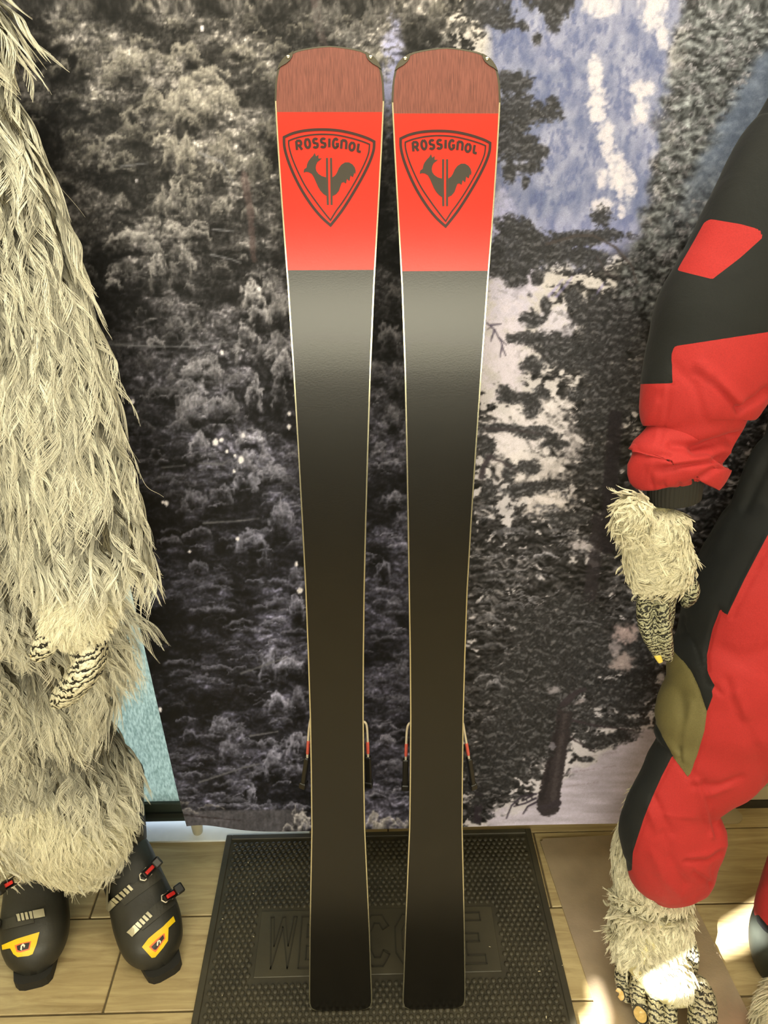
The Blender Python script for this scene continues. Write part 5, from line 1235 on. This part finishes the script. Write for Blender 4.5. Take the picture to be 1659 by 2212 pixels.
# sleeve
rowsS = [(130, 1690, 1960, .945), (220, 1662, 1940, .94), (321, 1612, 1905, .93), (386, 1563, 1870, .92), (472, 1519, 1835, .91), (584, 1466, 1785, .90), (635, 1438, 1760, .895), (692, 1409, 1735, .89), (749, 1398, 1708, .885), (822, 1383, 1672, .88), (854, 1377, 1655, .878), (890, 1379, 1628, .876), (920, 1397, 1606, .872), (946, 1403, 1587, .869), (965, 1384, 1578, .866), (984, 1360, 1585, .863), (1003, 1352, 1581, .860), (1018, 1357, 1560, .858), (1029, 1384, 1536, .857), (1034, 1408, 1512, .857)]
p_, a_, b_ = row_loft(rowsS, .62, 7)
V, F = tube_vf(p_, a_, b_, n=150, caps=False)
slv = mesh_np('sleeve', [tuple(v) for v in V], F, M_slv, RF)
bm = bmesh.new(); bm.from_mesh(slv.data); bmesh.ops.recalc_face_normals(bm, faces=bm.faces); bm.to_mesh(slv.data); bm.free()
x, y = proj(verts_np(slv))
redA = poly_sdf(x, y, [(1524, 473), (1541, 474), (1600, 484), (1661, 501), (1600, 556), (1539, 603), (1463, 584)])
redB = poly_sdf(x, y, [(1300, 830), (1380, 830), (1453, 828), (1449.5, 767), (1456, 748), (1659, 718), (1800, 690), (1800, 1150), (1300, 1150)])
attr(slv, 'red_panel', np.maximum(redA, redB))
fold(slv, [([(1450, 962), (1500, 966), (1560, 960), (1600, 950)], 9, -.006), ([(1505, 970), (1550, 958), (1610, 945)], 13, -.008),
           ([(1365, 975), (1400, 985), (1440, 985)], 7, -.0025), ([(1395, 1012), (1450, 1010), (1520, 1000), (1583, 985)], 5, -.006), ([(1400, 1000), (1460, 1000), (1530, 990)], 9, .003),
           ([(1500, 1040), (1540, 1015), (1575, 1000)], 6, -.005), ([(1385, 1040), (1420, 1050), (1450, 1060)], 6, -.003), ([(1365, 1045), (1360, 1000)], 8, .002),
           ([(1500, 800), (1545, 830), (1580, 868), (1600, 890)], 5, -.005), ([(1510, 790), (1560, 830), (1600, 870)], 12, .004), ([(1455, 790), (1500, 830), (1520, 900)], 9, -.002),
           ([(1449, 830), (1440, 900), (1425, 960)], 2.5, -.0016), ([(1436, 830), (1428, 900), (1412, 958)], 2.5, .0012), ([(1420, 870), (1395, 915)], 8, .003),
           ([(1600, 885), (1640, 862), (1660, 845)], 8, -.008), ([(1563, 965), (1586, 985)], 6, .003), ([(1463, 584), (1539, 603), (1661, 501)], 2, -.0008), ([(1449, 767), (1456, 748), (1659, 718)], 2, -.0008), ([(1380, 830), (1453, 828)], 2, -.0008),
           ([(1405, 1035), (1412, 1062)], 4, -.003), ([(1435, 1045), (1437, 1066)], 3, -.003), ([(1468, 1045), (1466, 1066)], 4, -.003), ([(1500, 1045), (1492, 1066)], 4, -.003)], .0026, 20, 3)
# cuff, ribbed
pc, ac, bc = row_loft([(1018, 1404, 1516, .862), (1034, 1402, 1518, .862), (1054, 1400, 1516, .862), (1078, 1402, 1512, .862)], .8, 5)
V, F = tube_vf(pc, ac, bc, n=160, caps=False)
V = [Vector(v) for v in V]
ctr = [sum((V[i * 160 + j] for j in range(160)), Vector()) / 160 for i in range(len(pc))]
for i in range(len(pc)):
    for j in range(160): c_ = ctr[i]; V[i * 160 + j] = c_ + (V[i * 160 + j] - c_) * (1 + .018 * math.sin(j * 2 * math.pi / 4))
mesh_np('ribbed_cuff', [tuple(v) for v in V], F, mat('ribbed_knit', (36, 35, 31), .85), RF)

# suit body: torso, hips and both legs grown into one skin
rowsB = [(250, 1800, 2400, .955), (500, 1745, 2330, .955), (700, 1705, 2270, .955), (850, 1672, 2220, .955), (945, 1647, 2185, .955), (984, 1637, 2170, .95), (1036, 1603, 2150, .95), (1090, 1581, 2130, .95), (1158, 1553, 2110, .95), (1239, 1506, 2080, .95)]
rowsG = [(1158, 1552, 1960, .945), (1239, 1506, 1930, .94), (1307, 1474, 1890, .935), (1356, 1469, 1860, .93), (1407, 1457, 1835, .925), (1443, 1440, 1815, .92), (1500, 1431, 1780, .915), (1553, 1410, 1740, .91), (1598, 1411, 1700, .905), (1644, 1394, 1662, .90), (1672, 1383, 1620, .895), (1701, 1369, 1585, .89), (1731, 1353, 1552, .885), (1755, 1344, 1547, .882), (1777, 1338, 1549, .88), (1804, 1341, 1559, .877), (1827, 1347, 1567, .874), (1855, 1353, 1556, .87), (1877, 1360, 1550, .868), (1898, 1373, 1545, .866), (1918, 1388, 1534, .864), (1935, 1408, 1512, .862), (1946, 1436, 1492, .86)]
def swap(R, dr):
    p, a, b = row_loft([r[:4] for r in R], dr, 3); return p, a, b
tb = swap(rowsB, .32); tg = swap(rowsG, .62)
legC = [(1239, 1850, 2250, .95), (1400, 1830, 2180, .94), (1600, 1760, 2060, .92), (1750, 1700, 1960, .91), (1850, 1668, 1890, .90), (1930, 1640, 1850, .89), (1985, 1632, 1830, .88), (2040, 1636, 1800, .87)]
tc_ = swap(legC, .7)
suit = tubes_obj('ski_suit', [((tb[0], tb[1], tb[2]), {'n': 30}), ((tg[0], tg[1], tg[2]), {'n': 40}), ((tc_[0], tc_[1], tc_[2]), {'n': 30}),
                 (([(.68, .95, 1.36), (.70, .95, 1.45)], [.15, .08], [.08, .06]), {'n': 24}), (([(.70, .95, 1.40), tuple(p_[0] + Vector((.01, 0, 0)))], [.09, .066], .066), {'n': 20}),
                 (([(.82, .95, 1.39), (.90, .93, 1.2), (.93, .90, 1.02), (.92, .86, .90)], [.085, .08, .075, .06], .07), {'n': 20})], M_suit, RF, voxel=.0042)
suit.data.materials[0] = M_suit
V, N = verts_np(suit, True); x, y = proj(V)
red = poly_sdf(x, y, [(1340, 1886), (1366, 1879), (1368, 1838), (1390, 1770), (1408, 1724), (1428, 1678), (1450, 1634), (1488, 1684), (1522, 1578), (1526, 1540), (1540, 1502), (1538, 1491), (1544, 1481), (1528, 1450), (1526, 1415), (1538, 1361), (1555, 1316), (1571, 1329), (1609, 1250), (1659, 1155), (1720, 1060), (1900, 900), (2500, 900), (2500, 1988), (1700, 1988), (1659, 1998), (1640, 1975), (1610, 1985), (1600, 2400), (1300, 2400)])
red = np.where(y > 1985, np.minimum(red, -1), red) if False else red
attr(suit, 'red_panel', red)
attr(suit, 'olive_panel', poly_sdf(x, y, [(1440, 1380), (1456, 1407), (1475, 1429), (1492, 1450), (1512, 1490), (1527, 1537), (1522, 1578), (1506, 1634), (1488, 1683), (1450, 1634), (1408, 1541), (1380, 1500), (1380, 1380)]))
fold(suit, [([(1488, 1683), (1506, 1634), (1522, 1578), (1527, 1537)], 3, -.002), ([(1497, 1660), (1514, 1600)], 2, -.001), ([(1450, 1637), (1488, 1683)], 3, -.002), ([(1408, 1541), (1450, 1634)], 3, -.002), ([(1450, 1637), (1408, 1724), (1369, 1838)], 3, -.002),
            ([(1527, 1537), (1492, 1450), (1475, 1429)], 3, -.002), ([(1468, 1500), (1480, 1560), (1470, 1620)], 12, -.003), ([(1495, 1520), (1480, 1580), (1472, 1640)], 8, .003), ([(1466, 1618), (1470, 1645)], 4, -.006),
            ([(1555, 1316), (1538, 1361), (1526, 1415), (1528, 1450)], 4, -.003), ([(1571, 1329), (1609, 1250), (1659, 1155)], 4, .0025), ([(1582, 1335), (1620, 1258), (1668, 1165)], 3, -.002),
            ([(1475, 1350), (1500, 1390), (1520, 1450), (1530, 1480)], 3, -.002), ([(1480, 1330), (1478, 1370)], 4, -.002),
            ([(1412, 1720), (1432, 1760), (1450, 1800)], 6, -.003), ([(1400, 1745), (1420, 1790), (1440, 1840)], 7, .003), ([(1430, 1760), (1500, 1765)], 4, .0015), ([(1508, 1690), (1520, 1740), (1540, 1810)], 5, .004), ([(1520, 1690), (1532, 1740), (1550, 1800)], 6, -.003),
            ([(1500, 1700), (1560, 1700), (1600, 1680)], 8, -.004), ([(1530, 1720), (1580, 1700)], 5, .003), ([(1430, 1800), (1450, 1860), (1480, 1910)], 9, -.004), ([(1410, 1840), (1430, 1890), (1470, 1935)], 10, .003), ([(1490, 1850), (1530, 1845), (1566, 1826)], 5, .003), ([(1480, 1862), (1530, 1862), (1560, 1845)], 5, -.004), ([(1510, 1880), (1540, 1900)], 5, .003), ([(1500, 1885), (1535, 1910)], 4, -.003), ([(1540, 1870), (1535, 1920)], 4, -.002),
            ([(1570, 1470), (1600, 1560)], 9, -.003), ([(1590, 1500), (1640, 1600)], 12, .003), ([(1540, 1480), (1560, 1500)], 4, -.003), ([(1620, 1560), (1659, 1700)], 12, -.003), ([(1560, 1400), (1600, 1420), (1659, 1400)], 14, -.002),
            ([(1640, 960), (1600, 1060), (1550, 1180)], 16, .003), ([(1659, 1000), (1610, 1100)], 10, -.003)], .0034, 17, 5)
# inner body reaching neck and head (outside the photograph)
hd = tubes_obj('head', [(([(.70, .93, 1.40), (.70, .93, 1.56)], [.07, .065], .065), {'n': 18}), (([(.70, .925, 1.60), (.70, .92, 1.70), (.70, .925, 1.77)], [.085, .10, .07], [.095, .11, .08]), {'n': 20})], M_skinC, RF, voxel=.006)
tubes_obj('hand', [(([(.92, .86, .93), (.92, .85, .80)], [.045, .04], .035), {'n': 14})] + [(([(.90 + .017 * k, .85, .81), (.90 + .016 * k, .835, .75), (.90 + .015 * k, .84, .71)], [.010, .009, .007]), {'n': 10}) for k in range(4)], M_skinC, RF, voxel=.006)
make_fur('head_fur', hd, M_furC, RF, 500, 5, lambda p: np.full(len(p), .05), 40, lambda p, n: np.tile(np.array([0, -.1, -1.0]), (len(p), 1)), weight=lambda c, n: np.ones(len(c)), K=7)

# ---- wrist fur and hand
YW = .852
wr = tubes_obj('wrist_sleeve', [((row_loft([(1136, 1352, 1478, YW), (1152, 1352, 1478, YW), (1185, 1352, 1484, YW), (1215, 1356, 1494, YW), (1240, 1362, 1490, YW), (1258, 1376, 1468, YW), (1268, 1392, 1446, YW)], .7, 3)), {'n': 26}), (([at(1372, 1092, YW - .028), at(1366, 1120, YW - .018)], [.015, .019]), {'n': 14})], M_skinC, RF, voxel=.005)
make_fur('wrist_fur', wr, M_furC, RF, 2100, 18, lambda p: np.full(len(p), .028), 31, lambda p, n: np.tile(np.array([-.1, -.2, -1.0]), (len(p), 1)) + vfield(p, 26, 9) * 1.5, K=13, rad=.00032, lift=.34, wave=(.0034, 220), spread=.0024, gravity=.1, curl=.30, clump=.90, stray=.02, cull=lambda p, n: ~((proj(p)[1] < 1104) & (proj(p)[0] > 1398)))
handR = hand_obj('hand', [
    ([(1425, 1240, YW), (1420, 1268, YW), (1414, 1282, YW)], [.026, .0250, .018]),
    ([(1394, 1280, YW - .004), (1392, 1330, YW - .010), (1401, 1370, YW - .014), (1415, 1400, YW - .010), (1425, 1418, YW - .006)], [.0110, .0106, .0098, .0085, .0060]),
    ([(1430, 1280, YW - .006), (1431, 1330, YW - .013), (1435, 1372, YW - .016), (1440, 1402, YW - .012), (1444, 1422, YW - .008)], [.0112, .0112, .0108, .0095, .0062]),
    ([(1412, 1290, YW + .02), (1404, 1330, YW + .018), (1398, 1360, YW + .018), (1408, 1388, YW + .02)], [.0120, .0115, .010, .007]),
    ([(1440, 1290, YW + .024), (1440, 1330, YW + .022), (1436, 1370, YW + .022), (1440, 1396, YW + .024)], [.0120, .0110, .009, .006]),
    ([(1462, 1262, YW + .004), (1486, 1262, YW), (1492, 1276, YW - .002), (1488, 1292, YW - .002), (1482, 1302, YW)], [.014, .0125, .0120, .0105, .0075])], M_lat2, RF)
tubes_obj('finger_nail', [(([at(1420, 1416, YW - .014), at(1427, 1430, YW - .014)], [.0048, .0036], [.0025, .0015]), {'n': 10})], mat('pale_nail', (226, 206, 100), .35), handR)

# ---- fur boot and clawed foot
def frow(py, l, r, z):                                   # outline row on a foot: both sides at a height above the floor
    a_, b_ = on_floor(l, py, z), on_floor(r, py, z); return a_, b_
ftr = [(1850, 1345, 1490, .25), (1891, 1342, 1492, .215), (1935, 1340, 1498, .185), (1985, 1334, 1506, .155), (2035, 1332, 1520, .128), (2075, 1336, 1532, .105), (2100, 1352, 1540, .088), (2120, 1385, 1546, .074), (2134, 1430, 1545, .062)]
path = []; ra = []; rb = []
for py, l, r, z in smooth_path(ftr, 3):
    A_, B_ = frow(py, l, r, z); path.append((A_ + B_) / 2 + Vector((0, .02 + .25 * max(0, z - .1) * .2, -.035 if z < .16 else -.02))); ra.append((B_ - A_).length / 2); rb.append(min(.060, .035 + z * .14))
path = [Vector(v) for v in path]
rb = [min(b, p.z - PLZ) for b, p in zip(rb, path)]
ff = tubes_obj('foot_sleeve', [((path, ra, rb), {'n': 28, 'ref': (0, .5, .8)}), (([path[0] + Vector((.01, .02, .08)), path[0], (path[0] + path[-1]) / 2 + Vector((0, .05, 0))], [.05, .06, .055], [.05, .055, .05]), {'n': 20})], M_skinC, RF, voxel=.006)
def flowF(p, n):
    f = np.tile(np.array([.05, -.6, -.75]), (len(p), 1)); x, y = proj(p); f[:, 0] += np.where(x < 1400, -1.1 * np.clip((1400 - x) / 60, 0, 1), .12); return f + vfield(p, 18, 13) * .9
make_fur('foot_fur', ff, M_furC, RF, 3400, 15, lambda p: np.where(proj(p)[0] < 1380, .030, .028), 32, flowF, K=12, rad=.00036, lift=.30, wave=(.0036, 190), spread=.0030, gravity=.1, curl=.3, stray=.015, clump=.88, cull=lambda p, n: (p[:, 2] > .02) & (proj(p)[1] < np.interp(proj(p)[0], [1308, 1322, 1371, 1420, 1449, 1477, 1560], [2052, 2062, 2084, 2116, 2140, 2150, 2150])))
toes = [([(1352, 2070, .060), (1344, 2100, .050), (1346, 2130, .038), (1354, 2153, .022)], [.0150, .0132, .0130, .0108]),
        ([(1388, 2090, .068), (1377, 2130, .058), (1380, 2168, .040), (1386, 2198, .022)], [.0160, .0138, .0138, .0122]),
        ([(1425, 2100, .070), (1416, 2150, .060), (1415, 2195, .044), (1420, 2240, .022)], [.0165, .0118, .0118, .0112]),
        ([(1455, 2105, .074), (1449, 2155, .062), (1448, 2205, .046), (1456, 2250, .022)], [.0175, .0116, .0118, .0112]),
        ([(1508, 2135, .060), (1517, 2165, .058), (1517, 2215, .050), (1516, 2275, .027)], [.0210, .0235, .0240, .0210])]
def ft(l): return [tuple(on_floor(a, b, c)) for a, b, c in l]
tb_ = [((smooth_path(ft(p_), 3), np.interp(np.linspace(0, 1, 10), np.linspace(0, 1, 4), r_)), {'n': 16, 'ref': (0, .6, .8)}) for p_, r_ in toes]
instep = [tuple(on_floor(1430, 2040, .085)), tuple(on_floor(1438, 2070, .076)), tuple(on_floor(1446, 2098, .066))]
tb_.append(((instep, [.062, .064, .058], [.034, .030, .022]), {'n': 24, 'ref': (0, .5, .8)}))
# rest the toes on the plate: nothing below its top
foot = tubes_obj('foot', tb_, M_lat3, RF, voxel=.0014)
V = verts_np(foot); V[:, 2] = np.maximum(V[:, 2], PLZ + .0006); foot.data.vertices.foreach_set('co', V.astype(np.float32).ravel()); foot.data.update()
V = verts_np(ff); V[:, 2] = np.maximum(V[:, 2], PLZ + .0006); ff.data.vertices.foreach_set('co', V.astype(np.float32).ravel()); ff.data.update()
fb = bvh_of(foot)
for nm, oval in (('toe_nail', [(1341, 2146, 6.5, 13, -.35), (1383, 2190, 10, 18, -.42)]),):
    for cx, cy, rx, ry, an in oval:
        E = lambda k, s: [(cx + s * (rx * math.cos(t) * math.cos(an) - ry * math.sin(t) * math.sin(an)) * 1.0, cy + s * (rx * math.cos(t) * math.sin(-an) * -1 + ry * math.sin(t) * math.cos(an))) for t in [2 * math.pi * j / k for j in range(k)]]
        rim = inlay('nail_fold', fb, E(20, 1.32), mat('nail_fold', (44, 42, 34), .5), foot, lift=.0006, step=4, thick=.0008)
        inlay(nm, fb, E(20, 1.0), M_nail, foot, lift=.0018, step=4, thick=.0016)
tgq = [on_floor(a, b, .118) for a, b in [(1405, 2093), (1438, 2089), (1433, 2112), (1402, 2109)]]
mesh_np('size_tag', [tuple(v) for v in tgq] + [tuple(v - Vector((0, 0, .0008))) for v in tgq], [(0, 1, 2, 3), (7, 6, 5, 4), (0, 4, 5, 1), (1, 5, 6, 2), (2, 6, 7, 3), (3, 7, 4, 0)], mat('white_tag', (225, 225, 215), .5), RF, smooth=False)
# second foot at the edge of the photograph
M_hem = mat('dark_gaiter', (48, 52, 46), .6, bump=.3, bscale=160)
g2 = tubes_obj('gaiter', [((row_loft([(1975, 1632, 1800, .885), (2010, 1622, 1800, .875), (2045, 1622, 1795, .865), (2080, 1632, 1785, .855), (2105, 1648, 1770, .85)], .75, 4)), {'n': 28})], M_hem, RF, voxel=.005)
f2 = tubes_obj('foot_sleeve', [(([tuple(at(1722, 2090, .87)), tuple(at(1722, 2150, .85)), tuple(on_floor(1722, 2215, .07)), tuple(on_floor(1725, 2290, .06))], [.062, .064, .066, .060], [.055, .055, .052, .045]), {'n': 22})], M_skinC, RF, voxel=.007)
V = verts_np(f2); V[:, 2] = np.maximum(V[:, 2], PLZ + .0006); f2.data.vertices.foreach_set('co', V.astype(np.float32).ravel()); f2.data.update()
make_fur('foot_fur', f2, M_furC, RF, 1500, 10, lambda p: np.full(len(p), .032), 33, lambda p, n: np.tile(np.array([-.15, -.5, -.8]), (len(p), 1)), K=8, rad=.00036, lift=.4, wave=(.0028, 110), spread=.0042, gravity=.1, curl=.15, cull=lambda p, n: p[:, 2] > .02)
ftb = [(([(.745 + .028 * k - .06, .77, .035), (.743 + .028 * k - .06, .735, .028), (.743 + .028 * k - .06, .70, .024)], [.017, .016, .014]), {'n': 12}) for k in range(5)]
tubes_obj('foot', ftb, M_lat3, RF, voxel=.003)
